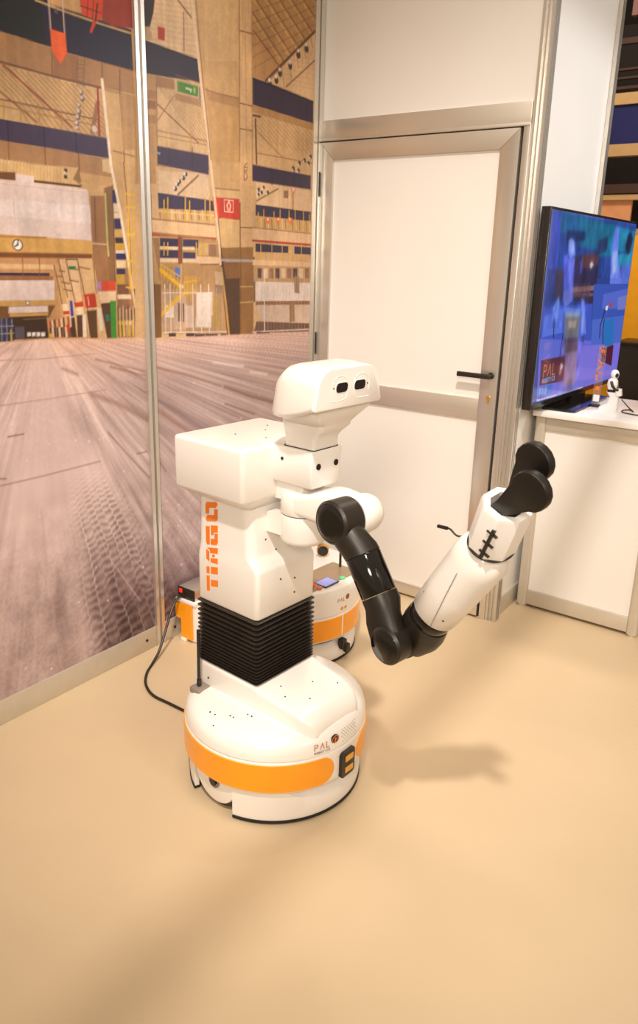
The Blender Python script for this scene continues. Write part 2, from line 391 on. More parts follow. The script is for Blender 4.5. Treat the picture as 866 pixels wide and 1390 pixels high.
# ================================================================== print designs, in metres on their own sheet
# mural: (distance along the wall, height); television: (distance along the screen, height)
MURAL = [
 ('p',(196,146,98),[(-1.701,2.245),(-1.051,2.427),(-0.996,1.1),(-1.823,1.186)]),
 ('p',(204,158,108),[(-1.673,2.037),(-1.371,2.033),(-1.211,2.036),(-1.25,1.893),(-1.486,1.892),(-1.689,1.892)]),
 ('l',(158,112,72),0.0022,[(-1.635,2.027),(-1.539,1.964),(-1.462,1.869)]),
 ('l',(158,112,72),0.0022,[(-1.616,2.03),(-1.519,1.962),(-1.44,1.87)]),
 ('l',(158,112,72),0.0022,[(-1.596,2.034),(-1.498,1.961),(-1.418,1.871)]),
 ('l',(158,112,72),0.0022,[(-1.577,2.034),(-1.477,1.959),(-1.395,1.872)]),
 ('l',(158,112,72),0.0022,[(-1.558,2.033),(-1.456,1.958),(-1.372,1.873)]),
 ('l',(158,112,72),0.0022,[(-1.538,2.033),(-1.435,1.956),(-1.349,1.874)]),
 ('l',(158,112,72),0.0022,[(-1.518,2.032),(-1.413,1.954),(-1.325,1.875)]),
 ('l',(158,112,72),0.0022,[(-1.498,2.032),(-1.391,1.953),(-1.301,1.876)]),
 ('l',(158,112,72),0.0022,[(-1.477,2.031),(-1.368,1.951),(-1.277,1.877)]),
 ('l',(158,112,72),0.0022,[(-1.456,2.031),(-1.346,1.949),(-1.252,1.878)]),
 ('l',(158,112,72),0.0022,[(-1.435,2.031),(-1.322,1.948),(-1.227,1.879)]),
 ('l',(158,112,72),0.0022,[(-1.413,2.03),(-1.299,1.946),(-1.202,1.88)]),
 ('l',(158,112,72),0.0022,[(-1.391,2.03),(-1.275,1.944),(-1.176,1.881)]),
 ('l',(158,112,72),0.0022,[(-1.369,2.029),(-1.251,1.943),(-1.149,1.882)]),
 ('l',(158,112,72),0.0022,[(-1.346,2.028),(-1.226,1.941),(-1.122,1.883)]),
 ('l',(158,112,72),0.0022,[(-1.323,2.028),(-1.201,1.939),(-1.095,1.884)]),
 ('l',(158,112,72),0.0022,[(-1.3,2.027),(-1.175,1.937),(-1.067,1.885)]),
 ('l',(158,112,72),0.0022,[(-1.276,2.027),(-1.149,1.935),(-1.039,1.886)]),
 ('l',(140,70,48),0.0043,[(-1.551,2.034),(-1.331,1.904)]),
 ('l',(140,80,58),0.0038,[(-1.591,1.976),(-1.454,1.9)]),
 ('l',(120,84,60),0.0032,[(-1.683,1.944),(-1.571,1.944),(-1.232,1.94)]),
 ('l',(150,112,70),0.0022,[(-1.685,1.925),(-1.573,1.926),(-1.24,1.922)]),
 ('l',(176,126,60),0.0027,[(-1.56,1.944),(-1.565,1.889)]),
 ('l',(176,126,60),0.0027,[(-1.506,1.944),(-1.511,1.89)]),
 ('l',(176,126,60),0.0027,[(-1.444,1.943),(-1.448,1.89)]),
 ('l',(176,126,60),0.0027,[(-1.365,1.943),(-1.369,1.89)]),
 ('p',(28,16,26),[(-1.701,2.245),(-1.416,2.325),(-1.387,2.223),(-1.397,2.114),(-1.554,2.12),(-1.715,2.117)]),
 ('p',(44,31,56),[(-1.427,2.275),(-1.387,2.228),(-1.077,2.23),(-1.075,2.11),(-1.22,2.109),(-1.331,2.112),(-1.4,2.115)]),
 ('l',(190,150,95),0.0049,[(-1.431,2.227),(-1.342,2.222),(-1.195,2.219),(-1.074,2.22)]),
 ('l',(28,18,32),0.0032,[(-1.213,2.21),(-1.219,2.109)]),
 ('p',(168,122,82),[(-1.715,2.121),(-1.554,2.12),(-1.331,2.112),(-1.075,2.11),(-1.076,2.039),(-1.211,2.036),(-1.371,2.036),(-1.562,2.041),(-1.724,2.04)]),
 ('p',(150,106,70),[(-1.384,2.114),(-1.294,2.109),(-1.296,2.036),(-1.384,2.041)]),
 ('l',(110,78,56),0.0043,[(-1.724,2.04),(-1.562,2.041),(-1.371,2.036),(-1.211,2.036)]),
 ('l',(120,84,58),0.0027,[(-1.387,2.111),(-1.39,2.04)]),
 ('l',(120,84,58),0.0027,[(-1.202,2.107),(-1.207,2.036)]),
 ('l',(120,92,70),0.0022,[(-1.295,2.104),(-1.304,2.025)]),
 ('l',(120,92,70),0.0022,[(-1.269,2.109),(-1.278,2.029)]),
 ('l',(130,100,76),0.0016,[(-1.295,2.099),(-1.269,2.101)]),
 ('l',(130,100,76),0.0016,[(-1.296,2.087),(-1.27,2.089)]),
 ('l',(130,100,76),0.0016,[(-1.297,2.076),(-1.271,2.078)]),
 ('l',(130,100,76),0.0016,[(-1.298,2.064),(-1.272,2.066)]),
 ('l',(130,100,76),0.0016,[(-1.299,2.053),(-1.273,2.054)]),
 ('l',(130,100,76),0.0016,[(-1.299,2.041),(-1.273,2.043)]),
 ('l',(130,100,76),0.0016,[(-1.3,2.029),(-1.274,2.031)]),
 ('p',(212,76,30),[(-1.28,2.294),(-1.177,2.321),(-1.193,2.237),(-1.212,2.225),(-1.268,2.227)]),
 ('p',(148,58,30),[(-1.181,2.32),(-1.023,2.361),(-1.021,2.237),(-1.077,2.235),(-1.154,2.223),(-1.194,2.232)]),
 ('l',(120,40,22),0.0027,[(-1.273,2.251),(-1.196,2.25)]),
 ('l',(130,45,24),0.0027,[(-1.244,2.274),(-1.251,2.229)]),
 ('l',(120,40,22),0.0027,[(-1.223,2.279),(-1.23,2.229)]),
 ('p',(196,66,36),[(-1.226,2.227),(-1.216,2.219),(-1.236,2.184),(-1.245,2.187)]),
 ('l',(70,40,40),0.004,[(-1.209,2.272),(-1.219,2.224)]),
 ('l',(200,170,140),0.0038,[(-1.387,2.267),(-1.386,2.16)]),
 ('l',(200,170,140),0.0038,[(-1.338,2.279),(-1.337,2.16)]),
 ('p',(232,98,44),[(-1.388,2.164),(-1.334,2.162),(-1.333,2.109),(-1.36,2.075),(-1.388,2.105)]),
 ('c',(90,78,76),(-1.363,2.215),0.007),
 ('p',(74,58,78),[(-1.741,1.897),(-1.577,1.892),(-1.486,1.892),(-1.194,1.89),(-1.187,1.829),(-1.326,1.832),(-1.582,1.835),(-1.747,1.841)]),
 ('l',(48,36,52),0.0027,[(-1.553,1.889),(-1.556,1.832)]),
 ('l',(48,36,52),0.0027,[(-1.432,1.89),(-1.435,1.832)]),
 ('l',(48,36,52),0.0027,[(-1.318,1.89),(-1.319,1.832)]),
 ('p',(166,122,84),[(-1.747,1.841),(-1.582,1.835),(-1.187,1.829),(-1.179,1.772),(-1.587,1.784),(-1.753,1.789)]),
 ('l',(120,84,56),0.0027,[(-1.556,1.832),(-1.558,1.783)]),
 ('l',(120,84,56),0.0027,[(-1.434,1.831),(-1.436,1.779)]),
 ('l',(120,84,56),0.0027,[(-1.312,1.83),(-1.313,1.775)]),
 ('p',(222,180,128),[(-1.753,1.789),(-1.587,1.784),(-1.365,1.779),(-1.318,1.753),(-1.32,1.725),(-1.762,1.712)]),
 ('l',(196,150,100),0.0016,[(-1.689,1.791),(-1.693,1.753)]),
 ('l',(196,150,100),0.0016,[(-1.679,1.791),(-1.683,1.752)]),
 ('l',(196,150,100),0.0016,[(-1.669,1.79),(-1.673,1.751)]),
 ('l',(196,150,100),0.0016,[(-1.659,1.79),(-1.664,1.75)]),
 ('l',(196,150,100),0.0016,[(-1.649,1.79),(-1.653,1.749)]),
 ('l',(196,150,100),0.0016,[(-1.639,1.789),(-1.643,1.748)]),
 ('l',(196,150,100),0.0016,[(-1.629,1.789),(-1.633,1.747)]),
 ('l',(196,150,100),0.0016,[(-1.618,1.789),(-1.623,1.746)]),
 ('l',(196,150,100),0.0016,[(-1.608,1.789),(-1.612,1.745)]),
 ('l',(196,150,100),0.0016,[(-1.598,1.788),(-1.602,1.744)]),
 ('l',(196,150,100),0.0016,[(-1.587,1.788),(-1.592,1.743)]),
 ('l',(196,150,100),0.0016,[(-1.576,1.788),(-1.581,1.742)]),
 ('l',(196,150,100),0.0016,[(-1.566,1.787),(-1.57,1.741)]),
 ('l',(196,150,100),0.0016,[(-1.555,1.787),(-1.559,1.74)]),
 ('l',(196,150,100),0.0016,[(-1.544,1.787),(-1.549,1.739)]),
 ('l',(196,150,100),0.0016,[(-1.533,1.786),(-1.538,1.738)]),
 ('l',(196,150,100),0.0016,[(-1.522,1.786),(-1.527,1.737)]),
 ('l',(196,150,100),0.0016,[(-1.511,1.786),(-1.516,1.736)]),
 ('l',(196,150,100),0.0016,[(-1.5,1.785),(-1.504,1.735)]),
 ('l',(196,150,100),0.0016,[(-1.488,1.785),(-1.493,1.734)]),
 ('l',(196,150,100),0.0016,[(-1.477,1.785),(-1.482,1.733)]),
 ('l',(196,150,100),0.0016,[(-1.465,1.784),(-1.47,1.732)]),
 ('l',(196,150,100),0.0016,[(-1.454,1.784),(-1.459,1.731)]),
 ('l',(196,150,100),0.0016,[(-1.442,1.784),(-1.447,1.729)]),
 ('l',(196,150,100),0.0016,[(-1.43,1.783),(-1.435,1.728)]),
 ('l',(196,150,100),0.0016,[(-1.418,1.783),(-1.423,1.727)]),
 ('l',(196,150,100),0.0016,[(-1.407,1.783),(-1.411,1.726)]),
 ('l',(196,150,100),0.0016,[(-1.394,1.782),(-1.399,1.725)]),
 ('l',(196,150,100),0.0016,[(-1.382,1.782),(-1.387,1.724)]),
 ('l',(196,150,100),0.0016,[(-1.37,1.781),(-1.375,1.723)]),
 ('l',(196,150,100),0.0016,[(-1.358,1.781),(-1.362,1.721)]),
 ('l',(196,150,100),0.0016,[(-1.345,1.781),(-1.35,1.72)]),
 ('p',(210,170,120),[(-1.221,1.824),(-1.179,1.829),(-1.179,1.783),(-1.22,1.788)]),
 ('c',(110,92,84),(-1.289,2.008),0.007),
 ('c',(214,190,172),(-1.291,2.011),0.005),
 ('c',(110,92,84),(-1.286,1.992),0.008),
 ('c',(214,190,172),(-1.288,1.995),0.005),
 ('c',(110,92,84),(-1.299,1.97),0.005),
 ('c',(214,190,172),(-1.301,1.972),0.004),
 ('c',(110,92,84),(-1.301,1.952),0.008),
 ('c',(214,190,172),(-1.304,1.955),0.005),
 ('c',(110,92,84),(-1.307,1.935),0.008),
 ('c',(214,190,172),(-1.309,1.938),0.005),
 ('c',(110,92,84),(-1.311,1.917),0.007),
 ('c',(214,190,172),(-1.313,1.92),0.005),
 ('c',(110,92,84),(-1.311,1.904),0.006),
 ('c',(214,190,172),(-1.313,1.906),0.005),
 ('p',(150,106,70),[(-1.236,1.991),(-1.217,1.997),(-1.25,1.893),(-1.264,1.894)]),
 ('l',(150,50,40),0.0054,[(-1.224,2.033),(-1.227,1.896)]),
 ('c',(215,190,165),(-1.245,1.911),0.01),
 ('p',(206,158,106),[(-1.207,2.036),(-1.006,2.043),(-0.988,1.697),(-1.156,1.685)]),
 ('l',(120,86,58),0.0032,[(-1.131,2.102),(-1.135,2.038),(-1.13,1.921),(-1.127,1.779)]),
 ('l',(150,108,70),0.0027,[(-1.196,2.033),(-1.079,2.033)]),
 ('l',(150,108,70),0.0032,[(-1.173,1.855),(-1.07,1.847)]),
 ('p',(182,134,88),[(-1.135,2.032),(-1.071,2.035),(-1.073,1.87),(-1.13,1.863)]),
 ('p',(214,168,114),[(-1.756,1.767),(-1.315,1.789),(-1.312,1.736),(-1.76,1.729)]),
 ('l',(190,144,96),0.0016,[(-1.69,1.778),(-1.696,1.728)]),
 ('l',(190,144,96),0.0016,[(-1.68,1.778),(-1.686,1.728)]),
 ('l',(190,144,96),0.0016,[(-1.67,1.779),(-1.676,1.728)]),
 ('l',(190,144,96),0.0016,[(-1.66,1.779),(-1.666,1.728)]),
 ('l',(190,144,96),0.0016,[(-1.65,1.779),(-1.656,1.728)]),
 ('l',(190,144,96),0.0016,[(-1.64,1.779),(-1.645,1.728)]),
 ('l',(190,144,96),0.0016,[(-1.63,1.779),(-1.635,1.727)]),
 ('l',(190,144,96),0.0016,[(-1.619,1.779),(-1.625,1.727)]),
 ('l',(190,144,96),0.0016,[(-1.609,1.78),(-1.614,1.727)]),
 ('l',(190,144,96),0.0016,[(-1.598,1.78),(-1.604,1.727)]),
 ('l',(190,144,96),0.0016,[(-1.588,1.78),(-1.593,1.727)]),
 ('l',(190,144,96),0.0016,[(-1.577,1.78),(-1.582,1.727)]),
 ('l',(190,144,96),0.0016,[(-1.566,1.78),(-1.572,1.727)]),
 ('l',(190,144,96),0.0016,[(-1.556,1.78),(-1.561,1.727)]),
 ('l',(190,144,96),0.0016,[(-1.545,1.78),(-1.55,1.727)]),
 ('l',(190,144,96),0.0016,[(-1.534,1.781),(-1.539,1.727)]),
 ('l',(190,144,96),0.0016,[(-1.522,1.781),(-1.528,1.727)]),
 ('l',(190,144,96),0.0016,[(-1.511,1.781),(-1.516,1.727)]),
 ('l',(190,144,96),0.0016,[(-1.5,1.781),(-1.505,1.727)]),
 ('l',(190,144,96),0.0016,[(-1.489,1.781),(-1.494,1.727)]),
 ('l',(190,144,96),0.0016,[(-1.477,1.782),(-1.482,1.727)]),
 ('l',(190,144,96),0.0016,[(-1.466,1.782),(-1.471,1.727)]),
 ('l',(190,144,96),0.0016,[(-1.454,1.782),(-1.459,1.727)]),
 ('l',(190,144,96),0.0016,[(-1.442,1.782),(-1.447,1.727)]),
 ('l',(190,144,96),0.0016,[(-1.43,1.782),(-1.435,1.727)]),
 ('l',(190,144,96),0.0016,[(-1.419,1.782),(-1.423,1.727)]),
 ('l',(190,144,96),0.0016,[(-1.407,1.783),(-1.411,1.727)]),
 ('l',(190,144,96),0.0016,[(-1.394,1.783),(-1.399,1.727)]),
 ('l',(190,144,96),0.0016,[(-1.382,1.783),(-1.387,1.727)]),
 ('l',(190,144,96),0.0016,[(-1.37,1.783),(-1.374,1.727)]),
 ('l',(190,144,96),0.0016,[(-1.357,1.783),(-1.362,1.727)]),
 ('l',(190,144,96),0.0016,[(-1.345,1.784),(-1.349,1.726)]),
 ('l',(190,144,96),0.0016,[(-1.332,1.784),(-1.337,1.726)]),
 ('l',(190,144,96),0.0016,[(-1.32,1.784),(-1.324,1.726)]),
 ('p',(116,78,50),[(-1.759,1.738),(-1.541,1.753),(-1.543,1.731),(-1.762,1.714)]),
 ('l',(96,66,46),0.0054,[(-1.481,1.734),(-1.312,1.734)]),
 ('p',(150,110,74),[(-1.339,1.753),(-1.315,1.789),(-1.305,1.734)]),
 ('c',(70,56,50),(-1.364,1.776),0.006),
 ('c',(230,215,200),(-1.369,1.77),0.003),
 ('c',(70,56,50),(-1.366,1.757),0.006),
 ('p',(222,192,172),[(-1.761,1.724),(-1.593,1.729),(-1.542,1.729),(-1.54,1.75),(-1.48,1.748),(-1.481,1.729),(-1.283,1.727),(-1.28,1.569),(-1.608,1.577),(-1.777,1.582)]),
 ('p',(230,204,186),[(-1.767,1.671),(-1.28,1.679),(-1.279,1.622),(-1.772,1.632)]),
 ('l',(206,172,150),0.0022,[(-1.555,1.682),(-1.556,1.608)]),
 ('l',(206,172,152),0.0022,[(-1.762,1.717),(-1.284,1.716)]),
 ('p',(206,152,88),[(-1.778,1.577),(-1.609,1.573),(-1.28,1.568),(-1.281,1.527),(-1.613,1.526),(-1.784,1.525)]),
 ('l',(170,116,62),0.0038,[(-1.778,1.574),(-1.609,1.571),(-1.453,1.572)]),
 ('p',(122,80,50),[(-1.784,1.525),(-1.613,1.526),(-1.281,1.527),(-1.282,1.511),(-1.786,1.509)]),
 ('c',(60,46,40),(-1.553,1.548),0.017),
 ('c',(238,224,204),(-1.553,1.548),0.014),
 ('l',(40,30,28),0.0027,[(-1.553,1.548),(-1.551,1.56)]),
 ('l',(40,30,28),0.0027,[(-1.553,1.548),(-1.562,1.544)]),
 ('p',(190,136,92),[(-1.786,1.51),(-1.282,1.513),(-1.269,1.402),(-1.248,1.245),(-1.814,1.267)]),
 ('p',(220,172,122),[(-1.787,1.495),(-1.433,1.492),(-1.434,1.478),(-1.789,1.48)]),
 ('p',(62,48,68),[(-1.79,1.469),(-1.449,1.466),(-1.45,1.457),(-1.791,1.459)]),
 ('p',(150,104,70),[(-1.792,1.458),(-1.439,1.457),(-1.437,1.443),(-1.793,1.446)]),
 ('l',(130,90,60),0.0022,[(-1.541,1.509),(-1.543,1.446)]),
 ('l',(130,90,60),0.0022,[(-1.482,1.51),(-1.486,1.446)]),
 ('p',(226,196,176),[(-1.793,1.446),(-1.433,1.444),(-1.437,1.384),(-1.8,1.387)]),
 ('p',(200,148,90),[(-1.8,1.388),(-1.435,1.383),(-1.436,1.367),(-1.801,1.373)]),
 ('c',(90,70,56),(-1.535,1.377),0.007),
 ('c',(235,215,195),(-1.535,1.377),0.005),
 ('p',(120,84,56),[(-1.801,1.373),(-1.436,1.367),(-1.462,1.33),(-1.806,1.335)]),
 ('p',(226,196,176),[(-1.601,1.368),(-1.464,1.367),(-1.464,1.347),(-1.603,1.349)]),
 ('p',(196,146,90),[(-1.6,1.348),(-1.464,1.347),(-1.465,1.335),(-1.601,1.338)]),
 ('p',(74,52,38),[(-1.608,1.336),(-1.472,1.335),(-1.468,1.266),(-1.602,1.269)]),
 ('l',(120,92,66),0.0027,[(-1.554,1.328),(-1.474,1.328)]),
 ('p',(235,220,200),[(-1.545,1.288),(-1.532,1.288),(-1.532,1.276),(-1.545,1.275)]),
 ('p',(235,220,200),[(-1.528,1.287),(-1.515,1.287),(-1.516,1.275),(-1.529,1.274)]),
 ('p',(235,220,200),[(-1.512,1.286),(-1.498,1.286),(-1.499,1.274),(-1.512,1.273)]),
 ('p',(235,220,200),[(-1.495,1.285),(-1.481,1.285),(-1.482,1.272),(-1.496,1.272)]),
 ('p',(96,86,92),[(-1.585,1.307),(-1.553,1.307),(-1.555,1.268),(-1.587,1.271)]),
 ('p',(66,64,80),[(-1.805,1.341),(-1.589,1.332),(-1.592,1.264),(-1.813,1.27)]),
 ('l',(150,140,140),0.0022,[(-1.628,1.332),(-1.633,1.266)]),
 ('l',(150,140,140),0.0022,[(-1.611,1.331),(-1.616,1.265)]),
 ('l',(150,140,140),0.0022,[(-1.594,1.33),(-1.6,1.264)]),
 ('l',(150,140,140),0.0022,[(-1.808,1.319),(-1.59,1.31)]),
 ('l',(150,140,140),0.0022,[(-1.81,1.296),(-1.591,1.288)]),
 ('l',(200,150,50),0.0043,[(-1.6,1.297),(-1.601,1.266)]),
 ('p',(206,156,106),[(-1.433,1.494),(-1.414,1.494),(-1.378,1.265),(-1.404,1.266)]),
 ('p',(222,172,122),[(-1.413,1.508),(-1.385,1.509),(-1.358,1.263),(-1.378,1.265)]),
 ('p',(228,180,130),[(-1.385,1.51),(-1.342,1.511),(-1.323,1.259),(-1.358,1.261)]),
 ('p',(214,166,116),[(-1.343,1.512),(-1.279,1.513),(-1.238,1.249),(-1.311,1.254)]),
 ('l',(130,90,58),0.003,[(-1.412,1.474),(-1.393,1.471)]),
 ('l',(130,90,58),0.003,[(-1.407,1.439),(-1.377,1.433)]),
 ('l',(130,90,58),0.003,[(-1.401,1.416),(-1.369,1.41)]),
 ('l',(130,90,58),0.003,[(-1.383,1.509),(-1.343,1.509)]),
 ('l',(130,90,58),0.003,[(-1.37,1.48),(-1.338,1.477)]),
 ('l',(130,90,58),0.003,[(-1.376,1.445),(-1.343,1.439)]),
 ('l',(130,90,58),0.003,[(-1.338,1.486),(-1.294,1.479)]),
 ('l',(130,90,58),0.003,[(-1.426,1.457),(-1.405,1.456)]),
 ('l',(126,90,60),0.003,[(-1.385,1.509),(-1.354,1.343)]),
 ('l',(126,90,60),0.003,[(-1.342,1.512),(-1.311,1.342)]),
 ('l',(126,90,60),0.003,[(-1.413,1.508),(-1.388,1.392)]),
 ('l',(126,90,60),0.003,[(-1.43,1.491),(-1.406,1.345)]),
 ('l',(126,90,60),0.003,[(-1.279,1.513),(-1.273,1.402)]),
 ('p',(58,120,60),[(-1.377,1.488),(-1.349,1.488),(-1.349,1.479),(-1.377,1.478)]),
 ('p',(196,72,44),[(-1.365,1.373),(-1.33,1.376),(-1.328,1.359),(-1.361,1.357)]),
 ('p',(186,66,42),[(-1.325,1.399),(-1.278,1.401),(-1.273,1.356),(-1.319,1.354)]),
 ('l',(230,190,160),0.0027,[(-1.308,1.39),(-1.305,1.363)]),
 ('p',(236,200,150),[(-1.359,1.357),(-1.328,1.359),(-1.327,1.333),(-1.355,1.331)]),
 ('p',(236,200,150),[(-1.412,1.369),(-1.39,1.37),(-1.384,1.333),(-1.404,1.332)]),
 ('p',(92,66,44),[(-1.357,1.332),(-1.334,1.333),(-1.338,1.26),(-1.358,1.261)]),
 ('p',(98,70,46),[(-1.317,1.345),(-1.276,1.347),(-1.277,1.252),(-1.308,1.254)]),
 ('p',(84,60,42),[(-1.387,1.324),(-1.366,1.326),(-1.362,1.261),(-1.381,1.262)]),
 ('p',(196,70,46),[(-1.41,1.347),(-1.385,1.348),(-1.384,1.337),(-1.407,1.336)]),
 ('p',(64,70,150),[(-1.381,1.379),(-1.371,1.38),(-1.369,1.331),(-1.38,1.33)]),
 ('p',(186,70,48),[(-1.463,1.318),(-1.457,1.319),(-1.455,1.3),(-1.462,1.3)]),
 ('p',(96,68,48),[(-1.464,1.298),(-1.457,1.299),(-1.457,1.269),(-1.463,1.268)]),
 ('p',(226,190,150),[(-1.455,1.32),(-1.449,1.321),(-1.447,1.3),(-1.453,1.299)]),
 ('p',(220,190,160),[(-1.455,1.298),(-1.449,1.299),(-1.448,1.268),(-1.455,1.267)]),
 ('p',(90,64,46),[(-1.447,1.321),(-1.44,1.322),(-1.439,1.299),(-1.445,1.299)]),
 ('p',(80,58,44),[(-1.447,1.298),(-1.441,1.298),(-1.44,1.267),(-1.446,1.267)]),
 ('p',(206,158,110),[(-1.438,1.323),(-1.432,1.323),(-1.43,1.299),(-1.437,1.298)]),
 ('p',(96,68,48),[(-1.439,1.297),(-1.432,1.298),(-1.431,1.267),(-1.438,1.266)]),
 ('p',(186,70,48),[(-1.429,1.324),(-1.423,1.325),(-1.422,1.299),(-1.428,1.298)]),
 ('p',(220,190,160),[(-1.43,1.297),(-1.424,1.298),(-1.423,1.266),(-1.429,1.266)]),
 ('p',(226,190,150),[(-1.421,1.325),(-1.414,1.326),(-1.413,1.298),(-1.42,1.297)]),
 ('p',(80,58,44),[(-1.422,1.296),(-1.415,1.297),(-1.414,1.266),(-1.421,1.265)]),
 ('p',(90,64,46),[(-1.412,1.327),(-1.406,1.328),(-1.405,1.298),(-1.411,1.297)]),
 ('p',(96,68,48),[(-1.413,1.296),(-1.407,1.297),(-1.406,1.265),(-1.412,1.264)]),
 ('p',(206,158,110),[(-1.404,1.328),(-1.397,1.329),(-1.396,1.297),(-1.403,1.296)]),
 ('p',(220,190,160),[(-1.405,1.295),(-1.398,1.296),(-1.397,1.265),(-1.404,1.264)]),
 ('p',(186,70,48),[(-1.395,1.33),(-1.388,1.33),(-1.387,1.297),(-1.394,1.296)]),
 ('p',(80,58,44),[(-1.396,1.295),(-1.39,1.296),(-1.388,1.264),(-1.395,1.263)]),
 ('p',(226,190,150),[(-1.386,1.331),(-1.379,1.332),(-1.379,1.296),(-1.385,1.295)]),
 ('p',(96,68,48),[(-1.388,1.294),(-1.381,1.295),(-1.38,1.264),(-1.386,1.263)]),
 ('p',(232,206,176),[(-1.334,1.334),(-1.321,1.335),(-1.322,1.259),(-1.335,1.26)]),
 ('p',(214,160,60),[(-1.467,1.28),(-1.454,1.28),(-1.455,1.267),(-1.468,1.268)]),
 ('l',(200,60,40),0.0081,[(-1.394,1.3),(-1.393,1.282)]),
 ('p',(150,108,74),[(-1.276,1.708),(-1.217,1.713),(-1.212,1.56),(-1.21,1.438),(-1.198,1.247),(-1.238,1.249),(-1.264,1.408),(-1.279,1.522)]),
 ('l',(110,78,54),0.0027,[(-1.259,1.704),(-1.264,1.558)]),
 ('l',(200,160,120),0.0038,[(-1.279,1.561),(-1.216,1.559)]),
 ('p',(132,98,64),[(-1.219,1.736),(-1.184,1.747),(-1.191,1.438),(-1.198,1.247),(-1.222,1.248),(-1.218,1.438)]),
 ('l',(190,180,110),0.0049,[(-1.215,1.719),(-1.216,1.571),(-1.214,1.523)]),
 ('l',(96,70,48),0.0027,[(-1.184,1.747),(-1.19,1.438)]),
 ('p',(204,78,48),[(-1.269,1.438),(-1.191,1.441),(-1.19,1.409),(-1.267,1.407)]),
 ('p',(150,120,150),[(-1.269,1.438),(-1.251,1.439),(-1.251,1.408),(-1.265,1.407)]),
 ('p',(230,186,140),[(-1.264,1.407),(-1.19,1.408),(-1.192,1.37),(-1.257,1.367)]),
 ('p',(92,66,44),[(-1.256,1.367),(-1.216,1.368),(-1.22,1.248),(-1.237,1.249)]),
 ('p',(72,132,54),[(-1.217,1.375),(-1.192,1.375),(-1.197,1.247),(-1.219,1.248)]),
 ('p',(60,110,90),[(-1.241,1.33),(-1.223,1.33),(-1.223,1.307),(-1.239,1.306)]),
 ('p',(226,200,170),[(-1.272,1.353),(-1.256,1.353),(-1.252,1.277),(-1.266,1.276)]),
 ('l',(220,180,130),0.0027,[(-1.311,1.744),(-1.215,1.742)]),
 ('l',(180,136,90),0.0022,[(-1.308,1.734),(-1.216,1.73)]),
 ('l',(190,150,100),0.0027,[(-1.26,1.744),(-1.261,1.712)]),
 ('p',(200,152,104),[(-1.304,1.745),(-1.219,1.744),(-1.223,1.713),(-1.277,1.711)]),
 ('p',(158,116,78),[(-1.185,1.733),(-1.152,1.735),(-1.13,1.437),(-1.089,1.246),(-1.191,1.248),(-1.183,1.554)]),
 ('p',(58,50,80),[(-1.185,1.734),(-1.169,1.735),(-1.169,1.694),(-1.186,1.693)]),
 ('p',(214,186,150),[(-1.183,1.691),(-1.159,1.692),(-1.158,1.666),(-1.183,1.664)]),
 ('p',(220,190,150),[(-1.183,1.662),(-1.159,1.664),(-1.157,1.646),(-1.183,1.645)]),
 ('p',(60,52,82),[(-1.183,1.643),(-1.154,1.645),(-1.153,1.612),(-1.183,1.61)]),
 ('p',(196,150,90),[(-1.183,1.609),(-1.151,1.61),(-1.149,1.586),(-1.183,1.585)]),
 ('p',(60,50,60),[(-1.183,1.582),(-1.15,1.583),(-1.148,1.566),(-1.182,1.565)]),
 ('p',(204,150,60),[(-1.183,1.564),(-1.146,1.565),(-1.144,1.544),(-1.183,1.543)]),
 ('p',(222,196,160),[(-1.183,1.542),(-1.145,1.543),(-1.143,1.532),(-1.182,1.531)]),
 ('p',(58,52,88),[(-1.183,1.531),(-1.141,1.532),(-1.139,1.512),(-1.183,1.512)]),
 ('p',(226,190,140),[(-1.182,1.509),(-1.141,1.509),(-1.139,1.484),(-1.181,1.484)]),
 ('p',(64,54,80),[(-1.183,1.481),(-1.147,1.481),(-1.145,1.462),(-1.183,1.462)]),
 ('p',(190,140,60),[(-1.183,1.462),(-1.15,1.462),(-1.149,1.431),(-1.183,1.431)]),
 ('p',(120,84,60),[(-1.183,1.428),(-1.134,1.428),(-1.132,1.396),(-1.184,1.397)]),
 ('p',(226,190,150),[(-1.184,1.395),(-1.126,1.394),(-1.123,1.379),(-1.183,1.38)]),
 ('p',(140,100,74),[(-1.183,1.378),(-1.133,1.377),(-1.132,1.345),(-1.183,1.347)]),
 ('p',(224,190,150),[(-1.187,1.305),(-1.129,1.303),(-1.126,1.289),(-1.187,1.292)]),
 ('l',(80,60,50),0.0024,[(-1.184,1.356),(-1.187,1.254)]),
 ('l',(210,180,150),0.0024,[(-1.177,1.349),(-1.18,1.253)]),
 ('l',(80,60,50),0.0024,[(-1.17,1.343),(-1.172,1.253)]),
 ('l',(210,180,150),0.0024,[(-1.162,1.355),(-1.165,1.252)]),
 ('l',(80,60,50),0.0024,[(-1.155,1.349),(-1.157,1.252)]),
 ('l',(210,180,150),0.0024,[(-1.148,1.342),(-1.15,1.251)]),
 ('l',(80,60,50),0.0024,[(-1.14,1.355),(-1.142,1.251)]),
 ('l',(210,180,150),0.0024,[(-1.133,1.348),(-1.135,1.251)]),
 ('l',(80,60,50),0.0024,[(-1.125,1.341),(-1.127,1.25)]),
 ('l',(210,180,150),0.0024,[(-1.117,1.354),(-1.119,1.25)]),
 ('l',(80,60,50),0.0024,[(-1.11,1.347),(-1.112,1.249)]),
 ('l',(210,180,150),0.0024,[(-1.102,1.34),(-1.104,1.249)]),
 ('l',(208,156,60),0.0065,[(-1.179,1.305),(-1.178,1.257)]),
 ('l',(208,156,60),0.0065,[(-1.161,1.304),(-1.16,1.255)]),
 ('l',(208,156,60),0.0065,[(-1.143,1.303),(-1.141,1.254)]),
 ('l',(208,156,60),0.0065,[(-1.124,1.302),(-1.123,1.253)]),
 ('p',(204,154,102),[(-1.169,1.821),(-0.964,1.843),(-0.972,1.24),(-1.088,1.234),(-1.128,1.437)]),
